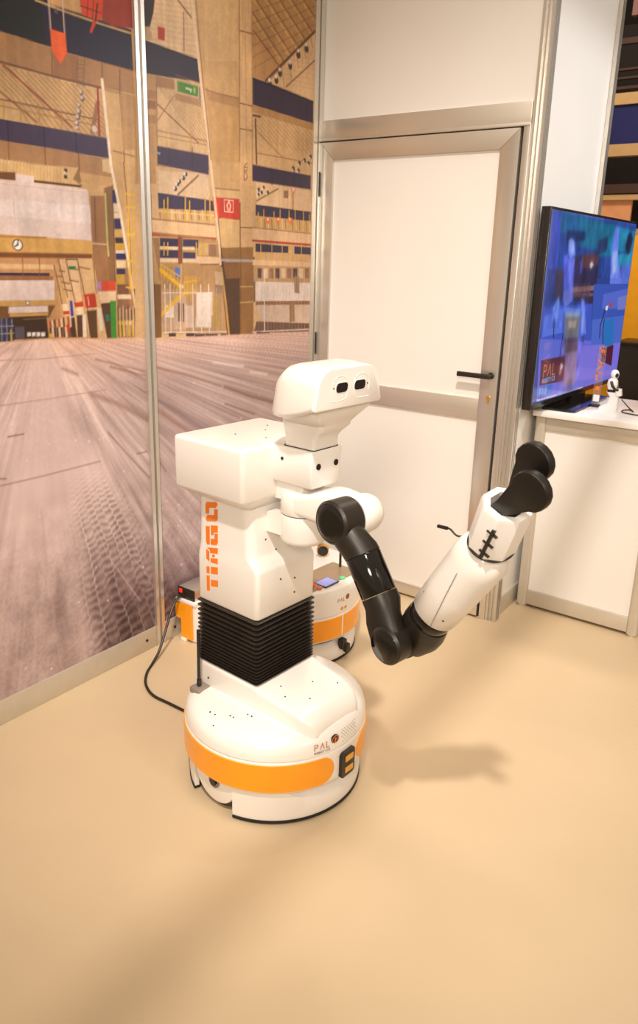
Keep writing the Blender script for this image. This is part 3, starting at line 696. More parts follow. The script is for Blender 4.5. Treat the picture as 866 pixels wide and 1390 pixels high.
 ('p',(92,66,44),[(-1.118,1.414),(-0.974,1.412),(-0.977,1.222),(-1.088,1.23)]),
 ('l',(122,90,60),0.0032,[(-1.132,1.825),(-1.119,1.624),(-1.12,1.462)]),
 ('l',(240,210,170),0.0086,[(-1.205,2.06),(-1.186,1.813),(-1.157,1.676),(-1.127,1.488)]),
 ('l',(226,180,130),0.0059,[(-1.127,1.488),(-1.088,1.238)]),
 ('p',(180,60,42),[(-1.093,1.526),(-1.066,1.526),(-1.071,1.434),(-1.095,1.434)]),
 ('l',(226,166,54),0.0043,[(-1.12,1.729),(-1.124,1.417)]),
 ('l',(226,166,54),0.0043,[(-1.097,1.731),(-1.102,1.417)]),
 ('l',(226,166,54),0.0043,[(-1.075,1.733),(-1.082,1.416)]),
 ('l',(230,172,62),0.0043,[(-1.127,1.726),(-1.114,1.724),(-1.059,1.731)]),
 ('l',(230,172,62),0.0043,[(-1.129,1.684),(-1.116,1.682),(-1.061,1.688)]),
 ('l',(230,172,62),0.0043,[(-1.134,1.596),(-1.121,1.594),(-1.066,1.598)]),
 ('l',(230,172,62),0.0043,[(-1.139,1.509),(-1.126,1.506),(-1.07,1.51)]),
 ('l',(230,172,62),0.0043,[(-1.144,1.42),(-1.131,1.417),(-1.075,1.419)]),
 ('p',(206,160,112),[(-1.046,2.495),(-0.169,2.758),(0.058,0.924),(-1.124,1.064)]),
 ('p',(222,178,130),[(-1.049,2.437),(-0.781,2.513),(-0.769,2.213),(-1.009,2.21),(-1.062,2.208)]),
 ('l',(200,156,110),0.0016,[(-1.055,2.333),(-0.775,2.378)]),
 ('l',(200,156,110),0.0016,[(-1.056,2.318),(-0.776,2.362)]),
 ('l',(200,156,110),0.0016,[(-1.056,2.304),(-0.776,2.345)]),
 ('l',(200,156,110),0.0016,[(-1.057,2.29),(-0.777,2.329)]),
 ('l',(200,156,110),0.0016,[(-1.058,2.276),(-0.777,2.312)]),
 ('l',(200,156,110),0.0016,[(-1.059,2.262),(-0.777,2.295)]),
 ('l',(200,156,110),0.0016,[(-1.059,2.247),(-0.778,2.278)]),
 ('l',(200,156,110),0.0016,[(-1.06,2.233),(-0.778,2.261)]),
 ('l',(200,156,110),0.0016,[(-1.061,2.218),(-0.779,2.244)]),
 ('l',(200,156,110),0.0016,[(-1.062,2.204),(-0.779,2.227)]),
 ('l',(120,86,60),0.0043,[(-0.864,2.369),(-0.802,2.331)]),
 ('l',(120,86,60),0.0027,[(-0.838,2.338),(-0.84,2.218)]),
 ('p',(176,62,40),[(-0.961,2.267),(-0.928,2.269),(-0.93,2.23),(-0.961,2.229)]),
 ('p',(60,44,40),[(-1.054,2.344),(-0.966,2.367),(-0.978,2.304),(-0.998,2.252),(-1.06,2.238)]),
 ('p',(190,150,110),[(-1.06,2.244),(-0.998,2.258),(-0.981,2.219),(-1.062,2.208)]),
 ('p',(52,38,54),[(-1.061,2.211),(-1.009,2.213),(-0.775,2.205),(-0.759,2.135),(-0.882,2.123),(-1.014,2.114),(-1.067,2.113)]),
 ('l',(34,24,38),0.0027,[(-1.062,2.208),(-1.009,2.208),(-0.775,2.201)]),
 ('p',(182,134,88),[(-1.067,2.11),(-1.014,2.111),(-0.975,2.114),(-0.985,1.77),(-1.086,1.761)]),
 ('l',(136,98,66),0.0032,[(-0.973,2.115),(-0.982,1.797)]),
 ('p',(160,116,78),[(-1.016,2.064),(-0.977,2.068),(-0.979,2.042),(-1.017,2.037)]),
 ('p',(140,100,70),[(-1.018,2.032),(-0.979,2.036),(-0.98,2.01),(-1.019,2.006)]),
 ('p',(160,116,78),[(-1.02,1.988),(-0.981,1.991),(-0.982,1.965),(-1.021,1.961)]),
 ('p',(214,168,118),[(-0.971,2.078),(-0.741,2.085),(-0.724,1.893),(-0.978,1.89)]),
 ('l',(176,130,86),0.0024,[(-0.969,2.085),(-0.867,2.011),(-0.777,1.929)]),
 ('l',(176,130,86),0.0024,[(-0.953,2.085),(-0.85,2.011),(-0.759,1.928)]),
 ('l',(176,130,86),0.0024,[(-0.937,2.085),(-0.832,2.011),(-0.741,1.928)]),
 ('l',(176,130,86),0.0024,[(-0.921,2.086),(-0.815,2.011),(-0.722,1.927)]),
 ('l',(176,130,86),0.0024,[(-0.905,2.086),(-0.798,2.011),(-0.704,1.927)]),
 ('l',(176,130,86),0.0024,[(-0.888,2.086),(-0.78,2.011),(-0.685,1.926)]),
 ('l',(176,130,86),0.0024,[(-0.872,2.086),(-0.762,2.01),(-0.666,1.926)]),
 ('l',(176,130,86),0.0024,[(-0.855,2.087),(-0.744,2.01),(-0.647,1.925)]),
 ('l',(176,130,86),0.0024,[(-0.838,2.087),(-0.726,2.01),(-0.627,1.924)]),
 ('l',(176,130,86),0.0024,[(-0.821,2.087),(-0.707,2.01),(-0.607,1.924)]),
 ('l',(176,130,86),0.0024,[(-0.804,2.087),(-0.689,2.01),(-0.588,1.923)]),
 ('l',(176,130,86),0.0024,[(-0.786,2.088),(-0.67,2.01),(-0.568,1.923)]),
 ('l',(176,130,86),0.0024,[(-0.768,2.088),(-0.651,2.01),(-0.547,1.922)]),
 ('l',(176,130,86),0.0024,[(-0.751,2.088),(-0.632,2.01),(-0.527,1.922)]),
 ('l',(176,130,86),0.0024,[(-0.733,2.089),(-0.612,2.01),(-0.506,1.921)]),
 ('l',(176,130,86),0.0024,[(-0.714,2.089),(-0.593,2.01),(-0.485,1.92)]),
 ('l',(140,90,64),0.0038,[(-0.972,2.027),(-0.777,1.929)]),
 ('l',(150,110,76),0.0027,[(-0.974,1.975),(-0.894,2.066)]),
 ('l',(150,112,76),0.0027,[(-0.976,1.943),(-0.734,1.941)]),
 ('l',(170,126,80),0.0022,[(-0.976,1.927),(-0.734,1.926)]),
 ('l',(196,140,70),0.0032,[(-0.933,1.949),(-0.935,1.882)]),
 ('l',(196,140,70),0.0032,[(-0.815,1.965),(-0.818,1.896)]),
 ('p',(160,116,76),[(-0.973,2.114),(-0.882,2.119),(-0.884,2.087),(-0.974,2.081)]),
 ('p',(190,150,110),[(-0.89,2.124),(-0.772,2.125),(-0.772,2.051),(-0.889,2.052)]),
 ('p',(84,122,44),[(-0.877,2.117),(-0.774,2.117),(-0.775,2.083),(-0.876,2.084)]),
 ('l',(200,214,170),0.0043,[(-0.834,2.101),(-0.808,2.1),(-0.812,2.093)]),
 ('p',(150,170,110),[(-0.797,2.11),(-0.787,2.11),(-0.787,2.092),(-0.797,2.091)]),
 ('p',(170,124,84),[(-0.888,2.076),(-0.771,2.076),(-0.771,2.053),(-0.888,2.054)]),
 ('l',(110,80,60),0.0038,[(-0.882,2.134),(-0.766,2.131)]),
 ('l',(90,100,110),0.0043,[(-0.766,2.114),(-0.765,2.054)]),
 ('p',(72,56,76),[(-0.98,1.894),(-0.726,1.893),(-0.723,1.833),(-0.98,1.837)]),
 ('l',(50,38,54),0.0027,[(-0.925,1.893),(-0.928,1.833)]),
 ('l',(50,38,54),0.0027,[(-0.809,1.908),(-0.811,1.845)]),
 ('p',(170,124,84),[(-0.98,1.837),(-0.723,1.833),(-0.723,1.818),(-0.981,1.824)]),
 ('l',(150,140,120),0.0054,[(-0.997,1.875),(-0.969,1.87)]),
 ('p',(184,134,88),[(-0.478,2.599),(-0.07,2.715),(-0.066,2.462),(-0.367,2.206),(-0.473,2.201)]),
 ('l',(216,156,92),0.0059,[(-0.621,2.507),(-0.297,2.293)]),
 ('l',(216,156,92),0.0059,[(-0.557,2.525),(-0.219,2.308)]),
 ('l',(216,156,92),0.0059,[(-0.49,2.543),(-0.139,2.324)]),
 ('l',(216,156,92),0.0059,[(-0.422,2.561),(-0.055,2.341)]),
 ('l',(216,156,92),0.0059,[(-0.351,2.581),(0.032,2.358)]),
 ('l',(216,156,92),0.0059,[(-0.277,2.6),(0.123,2.376)]),
 ('l',(216,156,92),0.0059,[(-0.201,2.621),(0.217,2.395)]),
 ('l',(216,156,92),0.0059,[(-0.122,2.642),(0.315,2.414)]),
 ('l',(216,156,92),0.0059,[(-0.04,2.665),(0.417,2.435)]),
 ('l',(120,82,54),0.0032,[(-0.605,2.512),(-0.277,2.297)]),
 ('l',(120,82,54),0.0032,[(-0.54,2.529),(-0.199,2.313)]),
 ('l',(120,82,54),0.0032,[(-0.473,2.548),(-0.117,2.329)]),
 ('l',(120,82,54),0.0032,[(-0.404,2.566),(-0.033,2.345)]),
 ('l',(120,82,54),0.0032,[(-0.332,2.586),(0.055,2.363)]),
 ('l',(120,82,54),0.0032,[(-0.258,2.606),(0.147,2.381)]),
 ('l',(120,82,54),0.0032,[(-0.181,2.626),(0.242,2.4)]),
 ('l',(120,82,54),0.0032,[(-0.101,2.648),(0.341,2.419)]),
 ('l',(120,82,54),0.0032,[(-0.018,2.67),(0.444,2.44)]),
 ('l',(150,106,70),0.0022,[(-0.474,2.425),(-0.079,2.61)]),
 ('l',(150,106,70),0.0022,[(-0.474,2.387),(-0.078,2.576)]),
 ('l',(150,106,70),0.0022,[(-0.474,2.349),(-0.077,2.543)]),
 ('l',(150,106,70),0.0022,[(-0.474,2.311),(-0.075,2.51)]),
 ('l',(150,106,70),0.0022,[(-0.474,2.272),(-0.074,2.476)]),
 ('l',(150,106,70),0.0022,[(-0.473,2.233),(-0.073,2.442)]),
 ('p',(224,176,126),[(-0.367,2.206),(-0.066,2.462),(-0.047,2.184),(-0.234,2.199)]),
 ('l',(204,158,112),0.0016,[(-0.342,2.211),(-0.049,2.232)]),
 ('l',(204,158,112),0.0016,[(-0.335,2.229),(-0.05,2.25)]),
 ('l',(204,158,112),0.0016,[(-0.329,2.248),(-0.05,2.269)]),
 ('l',(204,158,112),0.0016,[(-0.323,2.267),(-0.051,2.288)]),
 ('l',(204,158,112),0.0016,[(-0.317,2.286),(-0.052,2.307)]),
 ('l',(204,158,112),0.0016,[(-0.31,2.305),(-0.053,2.326)]),
 ('l',(204,158,112),0.0016,[(-0.304,2.324),(-0.054,2.344)]),
 ('l',(110,78,54),0.0081,[(-0.393,2.205),(-0.066,2.455)]),
 ('l',(150,110,74),0.0054,[(-0.262,2.206),(-0.068,2.342)]),
 ('l',(190,140,90),0.0054,[(-0.29,2.265),(-0.275,2.2)]),
 ('l',(190,140,90),0.0054,[(-0.244,2.302),(-0.229,2.246)]),
 ('l',(190,140,90),0.0054,[(-0.197,2.34),(-0.182,2.293)]),
 ('l',(190,140,90),0.0054,[(-0.149,2.379),(-0.134,2.341)]),
 ('l',(190,140,90),0.0054,[(-0.101,2.418),(-0.085,2.389)]),
 ('c',(84,64,56),(-0.128,2.373),0.014),
 ('c',(226,206,188),(-0.131,2.388),0.007),
 ('c',(84,64,56),(-0.237,2.287),0.013),
 ('c',(226,206,188),(-0.24,2.301),0.008),
 ('c',(84,64,56),(-0.326,2.218),0.013),
 ('c',(226,206,188),(-0.329,2.232),0.008),
 ('c',(84,64,56),(-0.367,2.197),0.013),
 ('c',(226,206,188),(-0.37,2.211),0.008),
 ('c',(84,64,56),(-0.303,2.248),0.013),
 ('c',(226,206,188),(-0.306,2.262),0.008),
 ('c',(84,64,56),(-0.183,2.339),0.014),
 ('c',(226,206,188),(-0.186,2.354),0.007),
 ('l',(140,60,50),0.0038,[(-0.468,2.365),(-0.303,2.27)]),
 ('p',(62,48,68),[(-0.473,2.201),(-0.367,2.2),(-0.074,2.183),(-0.07,2.095),(-0.473,2.106)]),
 ('l',(40,30,46),0.0032,[(-0.473,2.198),(-0.074,2.181)]),
 ('l',(44,34,50),0.0027,[(-0.455,2.193),(-0.455,2.099)]),
 ('l',(44,34,50),0.0027,[(-0.288,2.185),(-0.287,2.095)]),
 ('l',(44,34,50),0.0027,[(-0.121,2.177),(-0.118,2.091)]),
 ('p',(180,132,86),[(-0.473,2.106),(-0.07,2.095),(-0.069,2.067),(-0.473,2.078)]),
 ('p',(214,166,116),[(-0.473,2.078),(-0.069,2.067),(-0.062,1.885),(-0.473,1.892)]),
 ('l',(182,136,92),0.0027,[(-0.563,2.086),(-0.378,1.979)]),
 ('l',(182,136,92),0.0027,[(-0.535,2.086),(-0.346,1.978)]),
 ('l',(182,136,92),0.0027,[(-0.506,2.086),(-0.314,1.978)]),
 ('l',(182,136,92),0.0027,[(-0.477,2.086),(-0.281,1.977)]),
 ('l',(182,136,92),0.0027,[(-0.447,2.086),(-0.248,1.976)]),
 ('l',(182,136,92),0.0027,[(-0.417,2.087),(-0.215,1.975)]),
 ('l',(182,136,92),0.0027,[(-0.387,2.087),(-0.181,1.975)]),
 ('l',(182,136,92),0.0027,[(-0.355,2.087),(-0.146,1.974)]),
 ('l',(182,136,92),0.0027,[(-0.324,2.087),(-0.11,1.973)]),
 ('l',(182,136,92),0.0027,[(-0.292,2.087),(-0.074,1.972)]),
 ('l',(182,136,92),0.0027,[(-0.259,2.088),(-0.038,1.972)]),
 ('l',(182,136,92),0.0027,[(-0.226,2.088),(-0.0,1.971)]),
 ('l',(182,136,92),0.0027,[(-0.192,2.088),(0.038,1.97)]),
 ('l',(182,136,92),0.0027,[(-0.158,2.088),(0.076,1.969)]),
 ('l',(96,72,58),0.007,[(-0.455,2.055),(-0.448,1.894)]),
 ('l',(96,72,58),0.0065,[(-0.469,2.068),(-0.427,2.069)]),
 ('l',(150,112,76),0.0027,[(-0.441,1.933),(-0.064,1.935)]),
 ('l',(140,100,70),0.0027,[(-0.436,2.009),(-0.283,1.936)]),
 ('c',(74,58,52),(-0.083,1.96),0.009),
 ('c',(226,206,188),(-0.089,1.954),0.005),
 ('c',(74,58,52),(-0.127,1.941),0.009),
 ('c',(226,206,188),(-0.133,1.935),0.005),
 ('c',(74,58,52),(-0.163,1.925),0.009),
 ('c',(226,206,188),(-0.169,1.919),0.005),
 ('c',(74,58,52),(-0.097,1.932),0.009),
 ('c',(226,206,188),(-0.103,1.926),0.005),
 ('c',(74,58,52),(-0.206,1.9),0.009),
 ('c',(226,206,188),(-0.211,1.894),0.005),
 ('c',(74,58,52),(-0.169,1.895),0.009),
 ('c',(226,206,188),(-0.175,1.89),0.005),
 ('p',(206,160,116),[(-0.99,1.827),(-0.725,1.841),(-0.684,1.653),(-0.989,1.638)]),
 ('p',(222,180,134),[(-0.977,1.815),(-0.736,1.825),(-0.716,1.736),(-0.98,1.738)]),
 ('p',(72,56,76),[(-0.978,1.846),(-0.727,1.847),(-0.725,1.825),(-0.979,1.835)]),
 ('l',(140,104,72),0.0054,[(-0.886,1.742),(-0.78,1.817)]),
 ('c',(72,58,54),(-0.843,1.815),0.007),
 ('c',(228,210,190),(-0.85,1.816),0.005),
 ('c',(72,58,54),(-0.856,1.801),0.008),
 ('c',(228,210,190),(-0.863,1.803),0.004),
 ('c',(72,58,54),(-0.876,1.787),0.007),
 ('c',(228,210,190),(-0.883,1.788),0.005),
 ('c',(72,58,54),(-0.885,1.778),0.007),
 ('c',(228,210,190),(-0.892,1.779),0.005),
 ('c',(72,58,54),(-0.898,1.761),0.008),
 ('c',(228,210,190),(-0.904,1.763),0.005),
 ('p',(70,58,78),[(-0.983,1.741),(-0.705,1.734),(-0.694,1.697),(-0.982,1.688)]),
 ('p',(204,156,104),[(-0.982,1.688),(-0.694,1.697),(-0.693,1.653),(-0.989,1.655)]),
 ('l',(130,92,60),0.0027,[(-0.978,1.683),(-0.975,1.653)]),
 ('l',(232,200,150),0.0027,[(-0.959,1.684),(-0.956,1.654)]),
 ('l',(130,92,60),0.0027,[(-0.94,1.686),(-0.938,1.655)]),
 ('l',(232,200,150),0.0027,[(-0.921,1.687),(-0.919,1.656)]),
 ('l',(130,92,60),0.0027,[(-0.902,1.688),(-0.899,1.657)]),
 ('l',(232,200,150),0.0027,[(-0.883,1.689),(-0.88,1.658)]),
 ('l',(130,92,60),0.0027,[(-0.863,1.69),(-0.86,1.659)]),
 ('l',(232,200,150),0.0027,[(-0.844,1.692),(-0.84,1.66)]),
 ('l',(130,92,60),0.0027,[(-0.824,1.693),(-0.82,1.661)]),
 ('l',(232,200,150),0.0027,[(-0.803,1.694),(-0.8,1.662)]),
 ('l',(130,92,60),0.0027,[(-0.783,1.696),(-0.779,1.663)]),
 ('l',(232,200,150),0.0027,[(-0.762,1.697),(-0.759,1.664)]),
 ('l',(130,92,60),0.0027,[(-0.741,1.698),(-0.738,1.665)]),
 ('l',(232,200,150),0.0027,[(-0.72,1.699),(-0.716,1.666)]),
 ('l',(236,190,120),0.0032,[(-0.983,1.68),(-0.695,1.681)]),
 ('l',(220,160,56),0.0049,[(-0.955,1.718),(-0.958,1.65)]),
 ('l',(220,160,56),0.0049,[(-0.937,1.727),(-0.94,1.651)]),
 ('l',(220,160,56),0.0049,[(-0.849,1.737),(-0.852,1.656)]),
 ('l',(220,160,56),0.0049,[(-0.828,1.723),(-0.83,1.657)]),
 ('l',(220,160,56),0.0049,[(-0.746,1.739),(-0.748,1.661)]),
 ('l',(220,160,56),0.0049,[(-0.72,1.746),(-0.722,1.662)]),
 ('p',(222,174,124),[(-1.017,1.654),(-0.695,1.649),(-0.69,1.599),(-1.015,1.609)]),
 ('l',(150,104,68),0.0038,[(-1.017,1.652),(-0.695,1.647)]),
 ('l',(166,60,44),0.0065,[(-1.02,1.599),(-0.691,1.596)]),
 ('p',(160,114,72),[(-1.015,1.608),(-0.691,1.597),(-0.69,1.589),(-1.015,1.601)]),
 ('p',(150,112,76),[(-1.02,1.588),(-0.982,1.59),(-0.984,1.427),(-1.028,1.427)]),
 ('p',(182,136,90),[(-1.032,1.737),(-1.012,1.732),(-1.022,1.554),(-1.041,1.553)]),
 ('p',(176,130,88),[(-0.981,1.597),(-0.679,1.589),(-0.618,1.228),(-0.987,1.25)]),
 ('p',(60,50,72),[(-0.98,1.588),(-0.89,1.589),(-0.891,1.561),(-0.981,1.56)]),
 ('p',(66,56,78),[(-0.866,1.588),(-0.786,1.589),(-0.787,1.559),(-0.867,1.559)]),
 ('p',(64,54,76),[(-0.982,1.548),(-0.891,1.548),(-0.892,1.519),(-0.983,1.519)]),
 ('p',(70,60,84),[(-0.867,1.543),(-0.803,1.542),(-0.804,1.516),(-0.868,1.518)]),
 ('p',(224,186,136),[(-0.981,1.56),(-0.806,1.563),(-0.806,1.551),(-0.982,1.549)]),
 ('p',(222,184,140),[(-0.983,1.519),(-0.796,1.52),(-0.797,1.505),(-0.983,1.505)]),
 ('p',(170,126,80),[(-0.976,1.498),(-0.895,1.497),(-0.896,1.468),(-0.977,1.47)]),
 ('p',(90,110,160),[(-0.911,1.488),(-0.885,1.486),(-0.886,1.445),(-0.912,1.448)]),
 ('p',(160,120,80),[(-0.973,1.455),(-0.891,1.453),(-0.893,1.409),(-0.975,1.412)]),
 ('p',(206,160,106),[(-0.786,1.578),(-0.685,1.579),(-0.686,1.533),(-0.787,1.534)]),
 ('p',(150,110,80),[(-0.731,1.576),(-0.685,1.575),(-0.686,1.53),(-0.732,1.531)]),
 ('p',(214,180,146),[(-0.802,1.394),(-0.712,1.39),(-0.713,1.304),(-0.804,1.31)]),
 ('p',(204,166,132),[(-0.81,1.302),(-0.719,1.296),(-0.72,1.256),(-0.811,1.263)]),
 ('p',(176,136,104),[(-0.98,1.398),(-0.919,1.394),(-0.924,1.26),(-0.986,1.265)]),
 ('p',(190,150,118),[(-0.92,1.389),(-0.857,1.385),(-0.861,1.256),(-0.924,1.262)]),
 ('p',(226,196,166),[(-0.962,1.353),(-0.921,1.35),(-0.923,1.305),(-0.964,1.309)]),
 ('p',(110,84,74),[(-0.9,1.359),(-0.868,1.356),(-0.87,1.287),(-0.902,1.291)]),
 ('p',(206,170,140),[(-0.863,1.35),(-0.82,1.346),(-0.822,1.262),(-0.866,1.266)]),
 ('p',(150,120,96),[(-0.699,1.424),(-0.646,1.421),(-0.647,1.389),(-0.7,1.392)]),
 ('p',(170,136,60),[(-0.7,1.377),(-0.684,1.374),(-0.686,1.254),(-0.702,1.257)]),
 ('p',(120,86,58),[(-0.891,1.597),(-0.869,1.596),(-0.872,1.499),(-0.893,1.499)]),
 ('l',(196,150,100),0.0054,[(-0.879,1.499),(-0.88,1.252)]),
 ('l',(160,60,44),0.0043,[(-0.886,1.597),(-0.889,1.506)]),
 ('l',(220,164,60),0.0038,[(-0.961,1.573),(-0.963,1.53)]),
 ('l',(220,164,60),0.0038,[(-0.943,1.573),(-0.945,1.531)]),
 ('l',(220,164,60),0.0038,[(-0.797,1.578),(-0.798,1.534)]),
 ('l',(220,164,60),0.0038,[(-0.773,1.579),(-0.774,1.534)]),
 ('l',(220,164,60),0.0038,[(-0.753,1.579),(-0.754,1.534)]),
 ('p',(226,178,130),[(-0.8,1.53),(-0.663,1.526),(-0.663,1.501),(-0.775,1.499),(-0.799,1.507)]),
 ('l',(140,100,66),0.0043,[(-0.775,1.499),(-0.663,1.501)]),
 ('l',(180,134,88),0.0065,[(-0.732,1.493),(-0.801,1.432)]),
 ('l',(222,162,52),0.0024,[(-0.978,1.498),(-0.98,1.455)]),
 ('l',(222,162,52),0.0024,[(-0.962,1.489),(-0.964,1.446)]),
 ('l',(222,162,52),0.0024,[(-0.947,1.48),(-0.948,1.436)]),
 ('l',(222,162,52),0.0024,[(-0.931,1.47),(-0.933,1.427)]),
 ('l',(222,162,52),0.0024,[(-0.915,1.461),(-0.916,1.417)]),
 ('l',(222,162,52),0.0024,[(-0.899,1.451),(-0.9,1.407)]),
 ('l',(222,162,52),0.0024,[(-0.882,1.442),(-0.884,1.397)]),
 ('l',(222,162,52),0.0024,[(-0.866,1.432),(-0.867,1.387)]),
 ('l',(222,162,52),0.0024,[(-0.849,1.422),(-0.85,1.377)]),
 ('l',(222,162,52),0.0024,[(-0.832,1.412),(-0.833,1.367)]),
 ('l',(228,166,44),0.0108,[(-0.981,1.478),(-0.882,1.417)]),
 ('l',(224,166,60),0.0032,[(-0.98,1.498),(-0.886,1.455)]),
 ('l',(228,166,44),0.0108,[(-0.988,1.317),(-0.878,1.388)]),
 ('l',(228,166,44),0.0081,[(-0.883,1.392),(-0.804,1.396)]),
 ('l',(226,170,60),0.0038,[(-0.866,1.433),(-0.801,1.44)]),
 ('l',(222,162,52),0.0027,[(-0.863,1.455),(-0.865,1.395)]),
 ('l',(222,162,52),0.0027,[(-0.854,1.455),(-0.856,1.395)]),
 ('l',(222,162,52),0.0027,[(-0.846,1.455),(-0.848,1.395)]),
 ('l',(222,162,52),0.0027,[(-0.837,1.455),(-0.839,1.395)]),
 ('l',(222,162,52),0.0027,[(-0.829,1.455),(-0.83,1.395)]),
 ('l',(222,162,52),0.0027,[(-0.82,1.455),(-0.822,1.395)]),
 ('l',(222,162,52),0.0027,[(-0.811,1.455),(-0.813,1.394)]),
 ('l',(222,162,52),0.0027,[(-0.802,1.455),(-0.804,1.394)]),
 ('l',(214,156,54),0.0024,[(-0.978,1.328),(-0.976,1.368)]),
 ('l',(214,156,54),0.0024,[(-0.959,1.34),(-0.958,1.38)]),
 ('l',(214,156,54),0.0024,[(-0.941,1.352),(-0.939,1.392)]),
 ('l',(214,156,54),0.0024,[(-0.922,1.364),(-0.92,1.405)]),
 ('l',(214,156,54),0.0024,[(-0.902,1.376),(-0.901,1.417)]),
 ('l',(214,156,54),0.0024,[(-0.883,1.388),(-0.882,1.429)]),
 ('c',(226,196,160),(-0.875,1.418),0.007),
 ('l',(228,206,186),0.0035,[(-0.964,1.426),(-0.967,1.253)]),
 ('l',(228,206,186),0.0035,[(-0.937,1.426),(-0.939,1.251)]),
 ('l',(228,206,186),0.0035,[(-0.887,1.426),(-0.889,1.248)]),
 ('l',(228,206,186),0.0035,[(-0.821,1.425),(-0.822,1.244)]),
 ('l',(228,206,186),0.0035,[(-0.777,1.424),(-0.777,1.242)]),
 ('l',(228,206,186),0.0035,[(-0.734,1.424),(-0.733,1.239)]),
 ('l',(190,160,140),0.0012,[(-0.978,1.412),(-0.982,1.258)]),
 ('l',(190,160,140),0.0012,[(-0.964,1.412),(-0.968,1.257)]),
 ('l',(190,160,140),0.0012,[(-0.949,1.412),(-0.954,1.256)]),
 ('l',(190,160,140),0.0012,[(-0.935,1.411),(-0.939,1.255)]),
 ('l',(190,160,140),0.0012,[(-0.921,1.411),(-0.925,1.254)]),
 ('l',(190,160,140),0.0012,[(-0.906,1.411),(-0.91,1.253)]),
 ('l',(190,160,140),0.0012,[(-0.892,1.411),(-0.895,1.253)]),
 ('l',(190,160,140),0.0012,[(-0.877,1.411),(-0.88,1.252)]),
 ('l',(190,160,140),0.0012,[(-0.862,1.41),(-0.865,1.251)]),
 ('l',(190,160,140),0.0012,[(-0.847,1.41),(-0.85,1.25)]),
 ('l',(190,160,140),0.0012,[(-0.832,1.41),(-0.835,1.249)]),
 ('l',(190,160,140),0.0012,[(-0.817,1.41),(-0.819,1.248)]),
 ('l',(190,160,140),0.0012,[(-0.801,1.409),(-0.804,1.247)]),
 ('l',(190,160,140),0.0012,[(-0.786,1.409),(-0.788,1.246)]),
 ('l',(190,160,140),0.0012,[(-0.77,1.409),(-0.772,1.245)]),
 ('l',(190,160,140),0.0012,[(-0.755,1.409),(-0.756,1.244)]),
 ('l',(190,160,140),0.0012,[(-0.739,1.409),(-0.74,1.244)]),
 ('l',(190,160,140),0.0012,[(-0.723,1.408),(-0.724,1.243)]),
 ('l',(190,160,140),0.0012,[(-0.707,1.408),(-0.707,1.242)]),
 ('l',(190,160,140),0.0012,[(-0.69,1.408),(-0.691,1.241)]),
 ('l',(190,160,140),0.0012,[(-0.674,1.408),(-0.674,1.24)]),
 ('l',(190,160,140),0.0012,[(-0.657,1.407),(-0.657,1.239)]),
 ('l',(220,196,176),0.0027,[(-0.975,1.397),(-0.712,1.393)]),
 ('l',(220,196,176),0.0032,[(-0.981,1.254),(-0.618,1.236)]),
 ('p',(224,196,170),[(-0.802,1.394),(-0.723,1.393),(-0.723,1.259),(-0.805,1.267)]),
 ('p',(84,58,44),[(-0.699,1.749),(-0.671,1.749),(-0.594,1.185),(-0.625,1.187)]),
 ('p',(204,154,102),[(-0.794,2.57),(-0.548,2.644),(-0.547,1.809),(-0.704,1.795),(-0.751,2.137)]),
 ('p',(214,164,108),[(-0.774,2.404),(-0.549,2.461),(-0.548,2.243),(-0.738,2.206)]),
 ('p',(196,144,92),[(-0.736,2.112),(-0.549,2.116),(-0.548,1.808),(-0.693,1.796)]),
 ('p',(176,128,84),[(-0.734,2.113),(-0.676,2.108),(-0.549,2.115),(-0.549,2.081),(-0.72,2.081)]),
 ('l',(150,106,68),0.0038,[(-0.736,2.115),(-0.676,2.111),(-0.549,2.115)]),
 ('l',(232,190,142),0.0092,[(-0.808,2.457),(-0.788,2.337),(-0.759,2.135),(-0.723,1.935),(-0.706,1.816)]),
 ('l',(130,92,62),0.0027,[(-0.779,2.39),(-0.748,2.137),(-0.711,1.88)]),
 ('p',(216,166,114),[(-0.548,2.644),(-0.478,2.665),(-0.473,1.815),(-0.547,1.809)]),
 ('l',(156,112,74),0.0043,[(-0.549,2.481),(-0.549,1.823)]),
 ('l',(168,122,82),0.0032,[(-0.478,2.499),(-0.473,1.83)]),
 ('l',(120,84,56),0.0032,[(-0.548,2.347),(-0.477,2.352)]),
 ('l',(120,84,56),0.0032,[(-0.548,2.099),(-0.474,2.1)]),
 ('l',(120,84,56),0.0027,[(-0.548,2.009),(-0.474,2.011)]),
 ('l',(190,140,92),0.0027,[(-0.515,2.456),(-0.509,1.903)]),
 ('p',(204,154,102),[(-0.702,1.871),(-0.55,1.888),(-0.55,1.783),(-0.687,1.779)]),
 ('l',(150,106,70),0.0043,[(-0.687,1.78),(-0.55,1.783)]),
 ('p',(210,164,112),[(-0.687,1.777),(-0.55,1.781),(-0.551,1.752),(-0.682,1.748)]),
 ('p',(194,64,42),[(-0.682,1.748),(-0.551,1.751),(-0.551,1.672),(-0.674,1.675)]),
 ('p',(214,84,56),[(-0.705,1.75),(-0.68,1.749),(-0.672,1.672),(-0.695,1.674)]),
 ('l',(240,190,160),0.0027,[(-0.641,1.743),(-0.589,1.743),(-0.59,1.699),(-0.639,1.699),(-0.641,1.743)]),
 ('l',(240,190,160),0.0049,[(-0.618,1.705),(-0.625,1.723),(-0.613,1.739),(-0.604,1.724),(-0.609,1.706)]),
 ('p',(206,160,108),[(-0.674,1.673),(-0.551,1.672),(-0.552,1.566),(-0.66,1.563)]),
 ('p',(140,102,58),[(-0.66,1.563),(-0.552,1.568),(-0.552,1.518),(-0.651,1.515)]),
 ('p',(132,92,50),[(-0.649,1.509),(-0.552,1.512),(-0.552,1.446),(-0.635,1.445)]),
